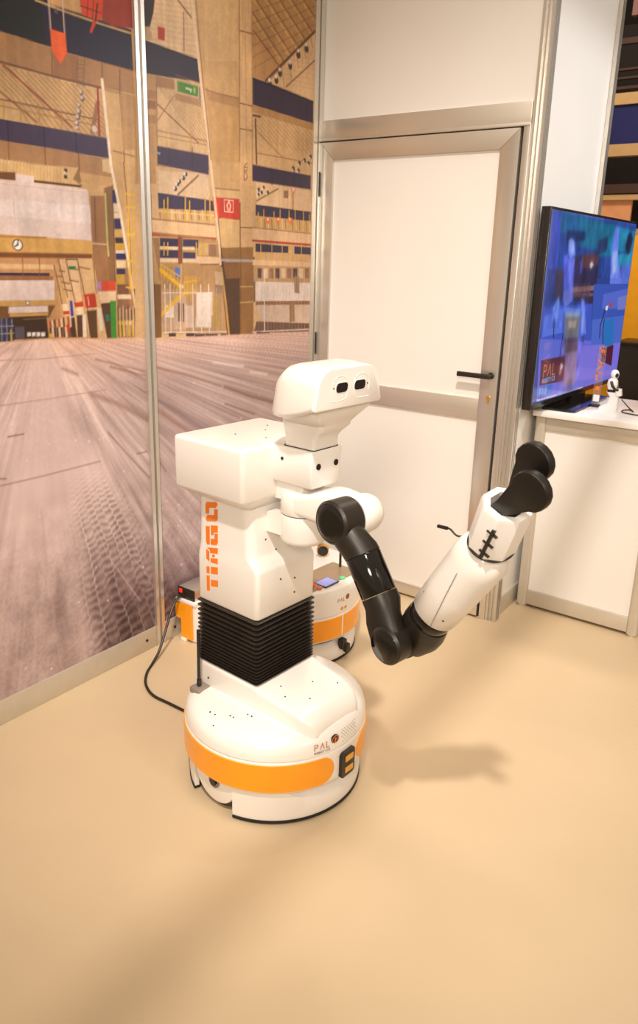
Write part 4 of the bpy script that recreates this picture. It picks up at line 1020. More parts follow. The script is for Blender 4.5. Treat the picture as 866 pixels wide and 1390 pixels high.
 ('p',(88,60,40),[(-0.635,1.445),(-0.552,1.448),(-0.55,1.186),(-0.6,1.185),(-0.62,1.294)]),
 ('p',(212,162,112),[(-0.55,1.888),(-0.474,1.896),(-0.471,1.568),(-0.549,1.568)]),
 ('p',(146,104,60),[(-0.549,1.568),(-0.468,1.571),(-0.465,1.184),(-0.548,1.186)]),
 ('l',(110,78,44),0.0038,[(-0.548,1.737),(-0.548,1.19)]),
 ('l',(110,78,50),0.0032,[(-0.549,1.645),(-0.473,1.646)]),
 ('l',(168,150,136),0.0081,[(-0.657,1.517),(-0.463,1.516)]),
 ('l',(190,150,96),0.0043,[(-0.547,1.414),(-0.465,1.413)]),
 ('l',(190,150,96),0.0043,[(-0.548,1.35),(-0.465,1.351)]),
 ('l',(232,190,142),0.0092,[(-0.716,1.87),(-0.694,1.742),(-0.671,1.578),(-0.665,1.501)]),
 ('l',(188,138,76),0.0097,[(-0.661,1.486),(-0.635,1.343),(-0.614,1.188)]),
 ('p',(200,160,120),[(-0.698,1.474),(-0.654,1.47),(-0.652,1.419),(-0.694,1.424)]),
 ('l',(150,110,76),0.0032,[(-0.699,1.42),(-0.65,1.417)]),
 ('l',(120,92,70),0.0081,[(-0.463,1.528),(-0.46,1.354)]),
 ('l',(130,92,60),0.003,[(-0.506,1.889),(-0.523,1.875),(-0.523,1.858),(-0.506,1.861),(-0.506,1.874),(-0.522,1.871)]),
 ('l',(130,92,60),0.003,[(-0.523,1.853),(-0.523,1.824),(-0.509,1.829),(-0.504,1.841),(-0.509,1.852),(-0.523,1.853)]),
 ('p',(206,160,112),[(-0.471,1.851),(-0.078,1.83),(-0.066,1.525),(-0.468,1.584)]),
 ('p',(224,180,132),[(-0.454,1.825),(-0.078,1.821),(-0.074,1.732),(-0.447,1.736)]),
 ('p',(64,52,72),[(-0.473,1.887),(-0.08,1.883),(-0.078,1.826),(-0.473,1.826)]),
 ('l',(44,34,50),0.0027,[(-0.35,1.882),(-0.349,1.823)]),
 ('l',(44,34,50),0.0027,[(-0.198,1.897),(-0.197,1.836)]),
 ('l',(150,112,78),0.0054,[(-0.447,1.752),(-0.308,1.81)]),
 ('c',(74,60,54),(-0.402,1.807),0.007),
 ('c',(228,208,188),(-0.41,1.802),0.005),
 ('c',(74,60,54),(-0.434,1.796),0.008),
 ('c',(228,208,188),(-0.442,1.792),0.004),
 ('c',(74,60,54),(-0.415,1.786),0.008),
 ('c',(228,208,188),(-0.423,1.781),0.005),
 ('c',(74,60,54),(-0.376,1.789),0.008),
 ('c',(228,208,188),(-0.383,1.784),0.005),
 ('c',(74,60,54),(-0.434,1.777),0.007),
 ('c',(228,208,188),(-0.442,1.772),0.005),
 ('p',(150,110,76),[(-0.27,1.806),(-0.239,1.808),(-0.238,1.777),(-0.269,1.776)]),
 ('l',(190,140,96),0.0108,[(-0.207,1.802),(-0.205,1.732)]),
 ('p',(236,120,80),[(-0.225,1.827),(-0.182,1.824),(-0.204,1.79)]),
 ('p',(240,220,200),[(-0.216,1.823),(-0.191,1.822),(-0.204,1.804)]),
 ('p',(64,54,76),[(-0.453,1.738),(-0.074,1.732),(-0.072,1.684),(-0.453,1.695)]),
 ('p',(206,156,104),[(-0.453,1.695),(-0.073,1.693),(-0.071,1.645),(-0.466,1.65)]),
 ('l',(120,86,60),0.0027,[(-0.44,1.685),(-0.436,1.651)]),
 ('l',(234,202,156),0.0027,[(-0.418,1.686),(-0.414,1.651)]),
 ('l',(120,86,60),0.0027,[(-0.396,1.686),(-0.391,1.651)]),
 ('l',(234,202,156),0.0027,[(-0.373,1.687),(-0.369,1.651)]),
 ('l',(120,86,60),0.0027,[(-0.35,1.687),(-0.346,1.651)]),
 ('l',(234,202,156),0.0027,[(-0.327,1.688),(-0.322,1.651)]),
 ('l',(120,86,60),0.0027,[(-0.304,1.688),(-0.299,1.651)]),
 ('l',(234,202,156),0.0027,[(-0.28,1.688),(-0.275,1.651)]),
 ('l',(120,86,60),0.0027,[(-0.256,1.689),(-0.251,1.651)]),
 ('l',(234,202,156),0.0027,[(-0.232,1.689),(-0.226,1.65)]),
 ('l',(120,86,60),0.0027,[(-0.207,1.69),(-0.202,1.65)]),
 ('l',(234,202,156),0.0027,[(-0.182,1.69),(-0.177,1.65)]),
 ('l',(120,86,60),0.0027,[(-0.157,1.691),(-0.152,1.65)]),
 ('l',(234,202,156),0.0027,[(-0.132,1.691),(-0.126,1.65)]),
 ('l',(120,86,60),0.0027,[(-0.106,1.692),(-0.1,1.65)]),
 ('l',(234,202,156),0.0027,[(-0.08,1.692),(-0.074,1.65)]),
 ('p',(232,120,74),[(-0.388,1.692),(-0.358,1.691),(-0.361,1.665),(-0.385,1.668)]),
 ('c',(240,224,206),(-0.374,1.685),0.005),
 ('p',(232,120,74),[(-0.318,1.696),(-0.287,1.695),(-0.289,1.669),(-0.314,1.672)]),
 ('c',(240,224,206),(-0.304,1.689),0.005),
 ('p',(232,120,74),[(-0.239,1.701),(-0.207,1.699),(-0.21,1.673),(-0.236,1.676)]),
 ('c',(240,224,206),(-0.225,1.693),0.005),
 ('l',(222,162,58),0.0043,[(-0.436,1.707),(-0.436,1.646)]),
 ('l',(222,162,58),0.0043,[(-0.401,1.72),(-0.401,1.647)]),
 ('l',(222,162,58),0.0043,[(-0.334,1.716),(-0.333,1.65)]),
 ('l',(222,162,58),0.0043,[(-0.293,1.726),(-0.292,1.652)]),
 ('l',(222,162,58),0.0043,[(-0.231,1.727),(-0.229,1.655)]),
 ('l',(222,162,58),0.0043,[(-0.188,1.738),(-0.186,1.657)]),
 ('l',(222,162,58),0.0043,[(-0.128,1.741),(-0.125,1.66)]),
 ('l',(222,162,58),0.0043,[(-0.084,1.72),(-0.082,1.662)]),
 ('p',(226,178,130),[(-0.471,1.65),(-0.071,1.642),(-0.069,1.598),(-0.471,1.597)]),
 ('l',(160,112,72),0.0032,[(-0.471,1.648),(-0.071,1.64)]),
 ('l',(176,62,46),0.0065,[(-0.471,1.597),(-0.069,1.591)]),
 ('p',(64,54,74),[(-0.453,1.586),(-0.233,1.581),(-0.233,1.553),(-0.453,1.552)]),
 ('p',(64,54,74),[(-0.19,1.582),(-0.068,1.58),(-0.067,1.548),(-0.189,1.55)]),
 ('p',(204,156,108),[(-0.453,1.552),(-0.067,1.548),(-0.066,1.516),(-0.452,1.521)]),
 ('p',(222,176,128),[(-0.471,1.521),(-0.066,1.516),(-0.065,1.494),(-0.471,1.499)]),
 ('l',(222,162,58),0.0038,[(-0.419,1.582),(-0.418,1.524)]),
 ('l',(222,162,58),0.0038,[(-0.346,1.584),(-0.345,1.526)]),
 ('l',(222,162,58),0.0038,[(-0.276,1.586),(-0.275,1.527)]),
 ('l',(222,162,58),0.0038,[(-0.219,1.588),(-0.218,1.527)]),
 ('l',(222,162,58),0.0038,[(-0.138,1.59),(-0.136,1.529)]),
 ('p',(186,140,98),[(-0.465,1.499),(-0.065,1.494),(-0.062,1.426),(-0.465,1.434)]),
 ('p',(90,70,66),[(-0.439,1.487),(-0.413,1.487),(-0.412,1.446),(-0.439,1.448)]),
 ('p',(224,184,140),[(-0.401,1.487),(-0.374,1.487),(-0.373,1.446),(-0.4,1.447)]),
 ('p',(140,104,80),[(-0.361,1.488),(-0.334,1.487),(-0.333,1.445),(-0.361,1.447)]),
 ('p',(90,70,66),[(-0.321,1.488),(-0.293,1.487),(-0.292,1.445),(-0.32,1.447)]),
 ('p',(224,184,140),[(-0.28,1.488),(-0.252,1.487),(-0.251,1.445),(-0.279,1.447)]),
 ('p',(140,104,80),[(-0.239,1.488),(-0.209,1.488),(-0.208,1.445),(-0.238,1.447)]),
 ('p',(90,70,66),[(-0.196,1.489),(-0.166,1.488),(-0.165,1.445),(-0.195,1.447)]),
 ('p',(224,184,140),[(-0.153,1.489),(-0.122,1.488),(-0.121,1.445),(-0.151,1.446)]),
 ('p',(140,104,80),[(-0.108,1.489),(-0.077,1.488),(-0.076,1.444),(-0.107,1.446)]),
 ('p',(230,204,182),[(-0.452,1.433),(-0.062,1.424),(-0.059,1.344),(-0.449,1.352)]),
 ('p',(150,116,92),[(-0.189,1.454),(-0.149,1.454),(-0.146,1.378),(-0.184,1.383)]),
 ('p',(140,100,70),[(-0.452,1.353),(-0.059,1.344),(-0.058,1.325),(-0.452,1.336)]),
 ('p',(204,170,140),[(-0.445,1.337),(-0.058,1.327),(-0.055,1.241),(-0.411,1.25)]),
 ('p',(150,112,80),[(-0.22,1.339),(-0.183,1.338),(-0.178,1.256),(-0.215,1.254)]),
 ('p',(110,80,62),[(-0.445,1.269),(-0.055,1.241),(-0.054,1.199),(-0.465,1.223)]),
 ('l',(226,206,190),0.0054,[(-0.396,1.479),(-0.391,1.228)]),
 ('l',(206,174,148),0.0011,[(-0.452,1.471),(-0.451,1.235)]),
 ('l',(206,174,148),0.0011,[(-0.432,1.471),(-0.431,1.234)]),
 ('l',(206,174,148),0.0011,[(-0.413,1.471),(-0.411,1.233)]),
 ('l',(206,174,148),0.0011,[(-0.392,1.471),(-0.39,1.232)]),
 ('l',(206,174,148),0.0011,[(-0.372,1.471),(-0.369,1.231)]),
 ('l',(206,174,148),0.0011,[(-0.351,1.471),(-0.348,1.229)]),
 ('l',(206,174,148),0.0011,[(-0.331,1.471),(-0.327,1.228)]),
 ('l',(206,174,148),0.0011,[(-0.31,1.471),(-0.306,1.227)]),
 ('l',(206,174,148),0.0011,[(-0.288,1.471),(-0.284,1.226)]),
 ('l',(206,174,148),0.0011,[(-0.267,1.471),(-0.262,1.225)]),
 ('l',(206,174,148),0.0011,[(-0.245,1.471),(-0.24,1.223)]),
 ('l',(206,174,148),0.0011,[(-0.224,1.471),(-0.217,1.222)]),
 ('l',(206,174,148),0.0011,[(-0.201,1.471),(-0.195,1.221)]),
 ('l',(206,174,148),0.0011,[(-0.179,1.471),(-0.172,1.22)]),
 ('l',(206,174,148),0.0011,[(-0.157,1.471),(-0.149,1.218)]),
 ('l',(206,174,148),0.0011,[(-0.134,1.471),(-0.126,1.217)]),
 ('l',(206,174,148),0.0011,[(-0.111,1.471),(-0.102,1.216)]),
 ('l',(206,174,148),0.0011,[(-0.088,1.471),(-0.078,1.214)]),
 ('l',(220,196,176),0.0038,[(-0.47,1.226),(-0.054,1.215)]),
 ('p',(182,136,90),[(-1.048,1.608),(-1.018,1.606),(-0.985,1.434),(-0.987,1.236),(-1.037,1.231),(-1.066,1.241)]),
 ('p',(124,88,52),[(-1.03,1.43),(-0.983,1.427),(-0.987,1.237),(-1.033,1.236)]),
 ('p',(80,58,52),[(-0.951,1.25),(-0.914,1.248),(-0.915,1.235),(-0.951,1.238)]),
 ('p',(80,58,52),[(-0.861,1.244),(-0.817,1.242),(-0.818,1.229),(-0.861,1.232)]),
 ('p',(80,58,52),[(-0.815,1.239),(-0.759,1.235),(-0.759,1.221),(-0.815,1.224)]),
 ('p',(80,58,52),[(-0.755,1.235),(-0.685,1.231),(-0.685,1.214),(-0.756,1.219)]),
 ('p',(80,58,52),[(-0.445,1.225),(-0.355,1.219),(-0.355,1.2),(-0.444,1.206)]),
 ('p',(80,58,52),[(-0.125,1.198),(-0.077,1.195),(-0.076,1.158),(-0.124,1.161)]),
 ('p',(80,58,52),[(-0.667,1.231),(-0.633,1.229),(-0.633,1.214),(-0.667,1.216)]),
]
MURAL_FLOOR_EDGE = [(-1.904, 1.272), (-1.64, 1.263), (-1.486, 1.264), (-1.091, 1.241), (-1.039, 1.235), (-0.666, 1.225), (-0.005, 1.204), (0.055, 1.201)]
MURAL_VP = (-1.495, 1.311)
MURAL_MARKS = [
 ('l',(176,136,116),0.0034,[(-1.659,1.072),(-1.475,1.071),(-1.254,1.073)]),
 ('l',(176,138,120),0.0028,[(-1.784,1.216),(-1.491,1.202),(-1.289,1.201)]),
 ('l',(150,112,98),0.0039,[(-1.684,0.82),(-1.525,0.819),(-1.296,0.823)]),
 ('l',(110,76,64),0.0036,[(-1.641,0.971),(-1.587,0.971)]),
 ('l',(130,92,80),0.0045,[(-1.254,0.92),(-1.156,0.806),(-1.064,0.704)]),
 ('l',(110,76,64),0.0034,[(-1.128,0.818),(-1.081,0.817)]),
 ('l',(110,76,64),0.0039,[(-1.692,0.845),(-1.662,0.839)]),
 ('l',(200,164,150),0.0028,[(-1.548,0.712),(-1.536,0.414),(-1.52,0.107)]),
 ('l',(222,190,176),0.0034,[(-1.381,0.696),(-1.275,0.44),(-1.144,0.228)]),
 ('l',(214,180,168),0.0028,[(-1.301,0.648),(-1.204,0.463),(-1.102,0.323)]),
 ('l',(205,170,160),0.0028,[(-1.667,0.461),(-1.682,0.195)]),
 ('l',(140,96,78),0.0062,[(-1.026,1.131),(-0.877,1.088),(-0.669,1.018)]),
 ('l',(120,80,68),0.0098,[(-0.647,1.012),(-0.484,0.951),(-0.279,0.891)]),
 ('l',(124,84,72),0.007,[(-0.644,0.941),(-0.459,0.87)]),
 ('l',(150,108,90),0.0168,[(-1.026,0.97),(-0.942,0.912),(-0.836,0.847)]),
 ('l',(150,104,84),0.0056,[(-1.034,0.788),(-0.988,0.72)]),
 ('l',(232,204,184),0.0084,[(-0.711,1.119),(-0.532,1.087)]),
 ('l',(236,208,188),0.0084,[(-0.484,1.057),(-0.375,1.036)]),
 ('l',(150,112,94),0.014,[(-1.314,1.065),(-1.205,1.017),(-1.054,0.929)]),
 ('l',(160,122,104),0.0084,[(-1.425,1.164),(-1.369,1.139)]),
 ('l',(150,110,92),0.0056,[(-1.29,1.182),(-1.063,1.116)]),
 ('l',(140,100,86),0.0056,[(-1.23,1.151),(-1.046,1.095)]),
]
TV_PRINT = [
 ('p',(40,70,150),[(-0.199,1.758),(1.194,1.859),(1.839,0.634),(0.029,0.909)]),
 ('p',(36,96,150),[(0.0,1.738),(0.352,1.73),(0.379,1.655),(0.008,1.658)]),
 ('p',(30,110,150),[(0.314,1.727),(0.65,1.72),(0.656,1.597),(0.356,1.61)]),
 ('p',(20,120,160),[(0.607,1.717),(0.839,1.719),(0.851,1.58),(0.62,1.576)]),
 ('p',(28,130,170),[(0.84,1.715),(1.147,1.703),(1.166,1.609),(0.891,1.603)]),
 ('p',(58,80,190),[(-0.003,1.732),(0.104,1.73),(0.127,1.518),(0.033,1.517)]),
 ('p',(28,50,100),[(0.185,1.669),(0.413,1.672),(0.416,1.637),(0.202,1.618)]),
 ('p',(46,62,130),[(0.033,1.517),(0.199,1.518),(0.222,1.391),(0.044,1.396)]),
 ('p',(70,60,90),[(0.11,1.518),(0.201,1.512),(0.212,1.391),(0.14,1.393)]),
 ('p',(50,44,80),[(0.312,1.57),(0.614,1.589),(0.659,1.366),(0.356,1.388)]),
 ('p',(96,60,70),[(0.407,1.578),(0.614,1.589),(0.625,1.535),(0.389,1.519)]),
 ('p',(150,110,110),[(0.336,1.444),(0.604,1.448),(0.612,1.427),(0.344,1.421)]),
 ('p',(120,84,96),[(0.355,1.418),(0.605,1.416),(0.611,1.401),(0.361,1.402)]),
 ('p',(60,50,90),[(0.526,1.369),(0.611,1.374),(0.619,1.296),(0.533,1.292)]),
 ('p',(120,140,240),[(0.216,1.63),(0.25,1.641),(0.289,1.627),(0.319,1.577),(0.26,1.557),(0.231,1.587)]),
 ('p',(90,100,220),[(0.182,1.571),(0.235,1.575),(0.288,1.415),(0.223,1.442)]),
 ('p',(110,120,235),[(0.241,1.556),(0.314,1.564),(0.328,1.441),(0.284,1.429)]),
 ('p',(150,170,250),[(0.233,1.637),(0.274,1.635),(0.298,1.583),(0.257,1.575)]),
 ('p',(120,130,235),[(0.228,1.429),(0.336,1.444),(0.352,1.388),(0.268,1.364),(0.231,1.391)]),
 ('p',(70,74,170),[(0.378,1.549),(0.414,1.559),(0.426,1.5),(0.396,1.5)]),
 ('p',(110,130,240),[(0.794,1.6),(0.808,1.707),(0.868,1.709),(0.891,1.603),(0.989,1.501),(1.011,1.451),(0.834,1.453)]),
 ('p',(150,170,255),[(0.806,1.601),(0.891,1.603),(0.934,1.508),(0.862,1.5)]),
 ('p',(90,120,230),[(0.958,1.567),(1.15,1.586),(1.203,1.45),(1.011,1.451)]),
 ('p',(40,150,190),[(0.898,1.588),(1.166,1.609),(1.185,1.555),(0.92,1.537)]),
 ('p',(40,60,110),[(0.593,1.643),(0.719,1.665),(0.724,1.599),(0.606,1.582)]),
 ('p',(30,36,70),[(1.008,1.628),(1.021,1.683),(1.066,1.7),(1.109,1.668),(1.09,1.596),(1.038,1.591)]),
 ('l',(120,160,210),0.0035,[(0.93,1.682),(0.981,1.684),(0.992,1.638),(0.946,1.637),(0.93,1.682)]),
 ('p',(64,90,200),[(0.018,1.372),(0.613,1.367),(0.659,1.192),(0.034,1.196)]),
 ('p',(90,120,230),[(0.037,1.334),(0.251,1.358),(0.264,1.258),(0.044,1.252)]),
 ('p',(120,150,245),[(0.123,1.362),(0.179,1.411),(0.198,1.379),(0.186,1.302)]),
 ('p',(110,140,240),[(0.249,1.364),(0.47,1.35),(0.461,1.316),(0.281,1.324)]),
 ('p',(120,140,240),[(0.452,1.399),(0.503,1.384),(0.576,1.233),(0.511,1.237)]),
 ('p',(110,110,225),[(0.02,1.247),(1.232,1.153),(1.233,0.968),(0.055,0.998)]),
 ('p',(130,120,230),[(0.467,1.183),(1.232,1.153),(1.281,0.989),(0.503,1.022)]),
 ('p',(96,110,215),[(0.02,1.247),(0.295,1.223),(0.3,1.148),(0.035,1.164)]),
 ('p',(60,90,190),[(0.601,1.455),(1.171,1.446),(1.212,1.285),(0.641,1.295)]),
 ('p',(90,110,215),[(0.757,1.407),(1.17,1.43),(1.192,1.326),(0.761,1.341)]),
 ('p',(80,110,210),[(0.641,1.295),(1.194,1.294),(1.232,1.153),(0.664,1.177)]),
 ('p',(40,120,200),[(0.81,1.28),(0.968,1.288),(1.015,1.152),(0.874,1.154)]),
 ('p',(120,130,215),[(0.988,1.387),(1.186,1.398),(1.212,1.326),(1.016,1.325)]),
 ('p',(120,120,130),[(0.269,1.331),(0.471,1.319),(0.486,1.161),(0.323,1.166)]),
 ('p',(150,170,200),[(0.275,1.341),(0.466,1.333),(0.461,1.316),(0.285,1.322)]),
 ('p',(190,170,160),[(0.326,1.302),(0.426,1.301),(0.427,1.27),(0.34,1.274)]),
 ('p',(110,90,110),[(0.302,1.229),(0.474,1.222),(0.486,1.161),(0.323,1.166)]),
 ('p',(150,120,160),[(0.333,1.166),(0.484,1.164),(0.505,1.015),(0.344,1.011)]),
 ('p',(90,70,110),[(0.298,1.229),(0.469,1.226),(0.47,1.204),(0.304,1.212)]),
 ('l',(24,20,40),0.0084,[(0.155,1.316),(0.17,1.244)]),
 ('l',(24,20,40),0.007,[(0.278,1.251),(0.275,1.224)]),
 ('l',(70,30,60),0.007,[(0.27,1.218),(0.271,1.15)]),
 ('l',(24,24,40),0.0105,[(0.812,1.332),(0.77,1.259),(0.782,1.206)]),
 ('l',(24,24,40),0.0105,[(0.821,1.287),(0.82,1.226),(0.85,1.171)]),
 ('l',(90,110,210),0.007,[(0.843,1.346),(0.843,1.316)]),
 ('p',(196,70,50),[(0.867,1.364),(0.906,1.366),(0.921,1.343),(0.882,1.341)]),
 ('p',(240,240,245),[(0.817,1.35),(0.852,1.353),(0.849,1.33),(0.817,1.332)]),
 ('l',(50,50,70),0.007,[(0.512,1.223),(0.554,1.223),(0.557,1.204),(0.517,1.207),(0.512,1.223)]),
 ('p',(88,26,50),[(0.876,1.15),(1.025,1.153),(1.035,1.046),(0.853,1.086)]),
 ('p',(92,40,62),[(0.058,1.158),(0.336,1.155),(0.35,1.042),(0.071,1.053)]),
 ('c',(200,90,70),(0.298,1.1),0.025),
 ('c',(92,30,50),(0.298,1.1),0.02),
 ('l',(240,225,230),0.0105,[(0.295,1.081),(0.293,1.121),(0.32,1.11),(0.299,1.102)]),
 ('p',(60,110,210),[(0.059,1.047),(0.22,1.043),(0.222,1.005),(0.061,1.007)]),
 ('l',(140,180,240),0.007,[(0.078,1.042),(0.079,1.012)]),
 ('l',(140,180,240),0.007,[(0.148,1.041),(0.15,1.01)]),
 ('p',(210,200,225),[(0.056,0.997),(0.624,0.986),(0.628,0.975),(0.058,0.988)]),
 ('p',(200,220,255),[(0.508,1.54),(0.539,1.549),(0.569,1.538),(0.541,1.526)]),
 ('c',(255,252,235),(0.535,1.536),0.014),
]

# ================================================================== the setting
WALL_H = 3.0
struct(box('floor', M_FLOOR, -7, 9, -7, 10, -0.05, 0.0), 'beige vinyl exhibition floor')

def grooved_post(name, x0, x1, y0, y1, z0, z1, parent, nx=1, ny=1, M=None):
    """aluminium system post: rectangular profile with grooves on every face"""
    def side(a, b, n):
        pts = [0.0]; g = 0.011; out = [(0.0, 0.0)]
        L_ = abs(b - a)
        for k in range(n):
            c_ = L_ * (k + 1) / (n + 1)
            out += [(c_ - g / 2, 0), (c_ - g / 2, 1), (c_ + g / 2, 1), (c_ + g / 2, 0)]
        return out
    d = 0.013; P = []
    P += [(x0 + t, y0 + k * d) for t, k in side(x0, x1, nx)]
    P += [(x1 - k * d, y0 + t) for t, k in side(y0, y1, ny)]
    P += [(x1 - t, y1 - k * d) for t, k in side(x0, x1, nx)]
    P += [(x0 + k * d, y1 - t) for t, k in side(y0, y1, ny)]
    return MB().loft([[(x, y, z0) for x, y in P], [(x, y, z1) for x, y in P]]).build(name, M or M_ALU, parent, smooth=30)

# ---- left wall with the printed factory mural
wall_left = struct(empty('wall_left', (0, -1.05, 0)), 'left booth wall carrying a printed factory hall mural')
def at_parent(o, p):
    o.parent = p; o.matrix_parent_inverse = Matrix.Translation(-p.location); return o

def mural_image(ys, zs):
    img = np.empty((len(zs), len(ys), 3)); img[:] = (200, 152, 104)
    paint([(k_[0], k_[1], k_[2] * 1.3, k_[3]) if k_[0] == 'l' else k_ for k_ in MURAL], ys, zs, img)
    # left of the traced design the print carries on as its mirror image
    far = ys < -1.76
    img[:, far] = img[:, np.searchsorted(ys, -3.52 - ys[far]).clip(0, len(ys) - 1)]
    img = np.clip(142 + (img - 142) * np.where(img < 142, 1.22, 0.97), 8, 250)
    Y, Z = np.meshgrid(ys, zs)
    e = np.array(MURAL_FLOOR_EDGE); o = np.argsort(e[:, 0])
    edge = np.interp(Y, e[o, 0], e[o, 1])
    fl = np.clip((edge - Z) / 0.008 + 0.5, 0, 1)
    dz = np.maximum(MURAL_VP[1] - Z, 0.02); dy = Y - MURAL_VP[0]; t = dy / dz
    ss = lambda a, b, x: (lambda q: q * q * (3 - 2 * q))(np.clip((x - a) / (b - a), 0, 1))
    wob = t + 0.02 * (vnoise(Y * 6, Z * 6, 9) - 0.5)
    n1 = vnoise(wob * 7 + 40, np.log(dz) * 1.8 + 30, 1); n2 = vnoise(wob * 26 + 60, np.log(dz) * 3.0 + 30, 2)
    n3 = vnoise(wob * 90 + 90, np.log(dz) * 6.0 + 30, 3); n4 = vnoise(Y * 22, Z * 22, 4); n5 = vnoise(Y * 120, Z * 120, 5); n6 = vnoise(Y * 5, Z * 5, 6)
    D = 0.08 + 0.20 * ss(0.45, 1.15, dz) + 0.24 * ss(0.3, 1.6, t) * ss(0.04, 0.25, dz)
    D += 0.44 * ss(0.60, 1.10, dz) * ss(0.04, 0.20, t) * (1 - 0.7 * ss(0.46, 0.70, t)) * (0.75 + 0.5 * n6)
    D += 0.16 * ss(0.70, 1.0, dz) * np.exp(-((t + 0.005) / 0.035) ** 2) * (0.4 + n4)
    str_amp = 0.10 + 0.34 * ss(0.1, 0.6, np.abs(t)) + 0.12 * ss(0.4, 1.0, dz)
    D += (n1 - 0.5) * 0.62 * str_amp + (n2 - 0.5) * 0.50 * str_amp + (n3 - 0.5) * 0.30 * str_amp + (n4 - 0.5) * 0.12 * ss(0.2, 0.8, dz) + (n5 - 0.5) * 0.16 * ss(.3, .9, dz) + (n6 - 0.5) * 0.10
    tread = ss(0.06, 0.14, t) * (1 - ss(0.40, 0.50, t)) * ss(0.46, 0.66, dz)
    cw = 0.050; col_id = np.floor(wob / cw); bars = np.sin(2 * PI * (np.log(dz) * 30 + col_id * 0.37 + wob * 6 + 0.8 * n4))
    amp = 0.35 + 0.9 * vnoise(col_id * 3.7 + 5, dz * 5, 8)
    D += tread * bars * 0.12 * amp * (0.5 + n2)
    D += tread * np.where(np.abs((wob / cw) % 1 - 0.5) > 0.44, -0.22, 0.03) * ss(0.35, 0.75, n3 * 0.5 + n2 * 0.5)
    D = np.clip(D, 0, 0.95)[..., None]
    pale = np.array([236, 203, 184.]); dark = np.array([66, 42, 40.])
    fc = pale * (1 - D) + dark * D
    wtop = (np.exp(-dz / 0.11) * (0.5 + 0.5 * ss(0.0, 1.2, t)))[..., None] * 0.9
    fc = fc * (1 - wtop) + (np.array([196, 138, 98.]) * (1.18 - 0.55 * D) * (0.8 + 0.4 * n3[..., None])) * wtop
    # printed building: soot, vertical streaks and soft tonal drift of the photographed steelwork
    g1 = vnoise(Y * 70, Z * 9, 21); g2 = vnoise(Y * 8, Z * 8, 22); g3 = vnoise(Y * 160, Z * 160, 23); g4 = vnoise(Y * 40, Z * 40, 24)
    img *= (1 + (g1 - 0.5) * 0.09 + (g2 - 0.5) * 0.16 + (g3 - 0.5) * 0.05 + (g4 - 0.5) * 0.05)[..., None]
    img = img * (1 - fl[..., None]) + fc * fl[..., None]
    paint(MURAL_MARKS, ys, zs, img, soft=True)
    sp = []
    rs = np.random.default_rng(5)
    for _ in range(70):
        z = rs.uniform(0.1, 1.05); y = rs.uniform(-2.0, -0.2)
        sp.append(('c', (228, 204, 194), (y, z), rs.uniform(0.002, 0.005)))
    paint(sp, ys, zs, img)
    img *= (1 + (n5 - 0.5) * 0.05)[..., None]
    return img

MURAL_GAIN = np.array([0.98, 1.07, 1.30]) * 0.84
M_MURAL = print_mat('mural_print', 0.42, fine=0.05)
STEP = 0.0036
for (ya, yb) in ((-2.10, -1.071), (-1.029, -0.066)):
    ys = np.linspace(ya, yb, int((yb - ya) / STEP) + 1); zs = np.linspace(0.06, WALL_H, int((WALL_H - 0.06) / STEP) + 1)
    img = lin(mural_image(ys, zs)) * MURAL_GAIN
    o = print_sheet('mural_panel', M_MURAL, (0, 0, 0), (0, 1, 0), (0, 0, 1), ys, zs, np.clip(img, 0, 0.92), None)
    at_parent(o, wall_left)
for yc in (-2.122, -1.05):
    at_parent(grooved_post('post', -0.036, 0.012, yc - 0.021, yc + 0.021, 0.0, WALL_H, None), wall_left)
for ya, yb in ((-2.10, -1.071), (-1.029, -0.07)):
    rail = MB().box(-0.03, 0.005, ya, yb, 0.0, 0.088).build('base_rail', M_ALUP, None, bevel=0.002)
    at_parent(rail, wall_left)
    for yy in (ya + 0.06, yb - 0.05):
        at_parent(MB().cyl((0.004, yy, 0.045), (0.0065, yy, 0.045), 0.006, n=14).build('screw', M_SCREW), wall_left)

# ---- back wall with the door
wall_back = struct(empty('wall_back', (0.5, 0.03, 0)), 'white booth wall with an aluminium door frame')
at_parent(box('header_panel', M_PANEL, -0.02, 0.965, 0.004, 0.03, 2.10, WALL_H), wall_back)
at_parent(MB().box(-0.012, 0.963, -0.012, 0.03, 2.036, 2.114).build('transom', M_ALUH, None, bevel=0.002), wall_back)
at_parent(MB().box(-0.012, 0.963, -0.016, 0.03, 2.029, 2.041).build('transom_lip', M_ALUH, None, bevel=0.002), wall_back)
at_parent(grooved_post('corner_post', -0.055, 0.003, -0.068, 0.0, 0.0, WALL_H, None, 1, 1), wall_back)
at_parent(MB().box(0.937, 0.964, -0.012, 0.03, 0.0, 2.036).build('jamb', M_ALU, None, bevel=0.002), wall_back)
at_parent(grooved_post('corner_post', 0.9645, 1.012, -0.004, 0.046, 0.0, WALL_H, None, 2, 2), wall_back)
at_parent(box('door_seal', M_DARKGAP, -0.004, 0.937, 0.012, 0.028, 0.0, 2.03), wall_back)

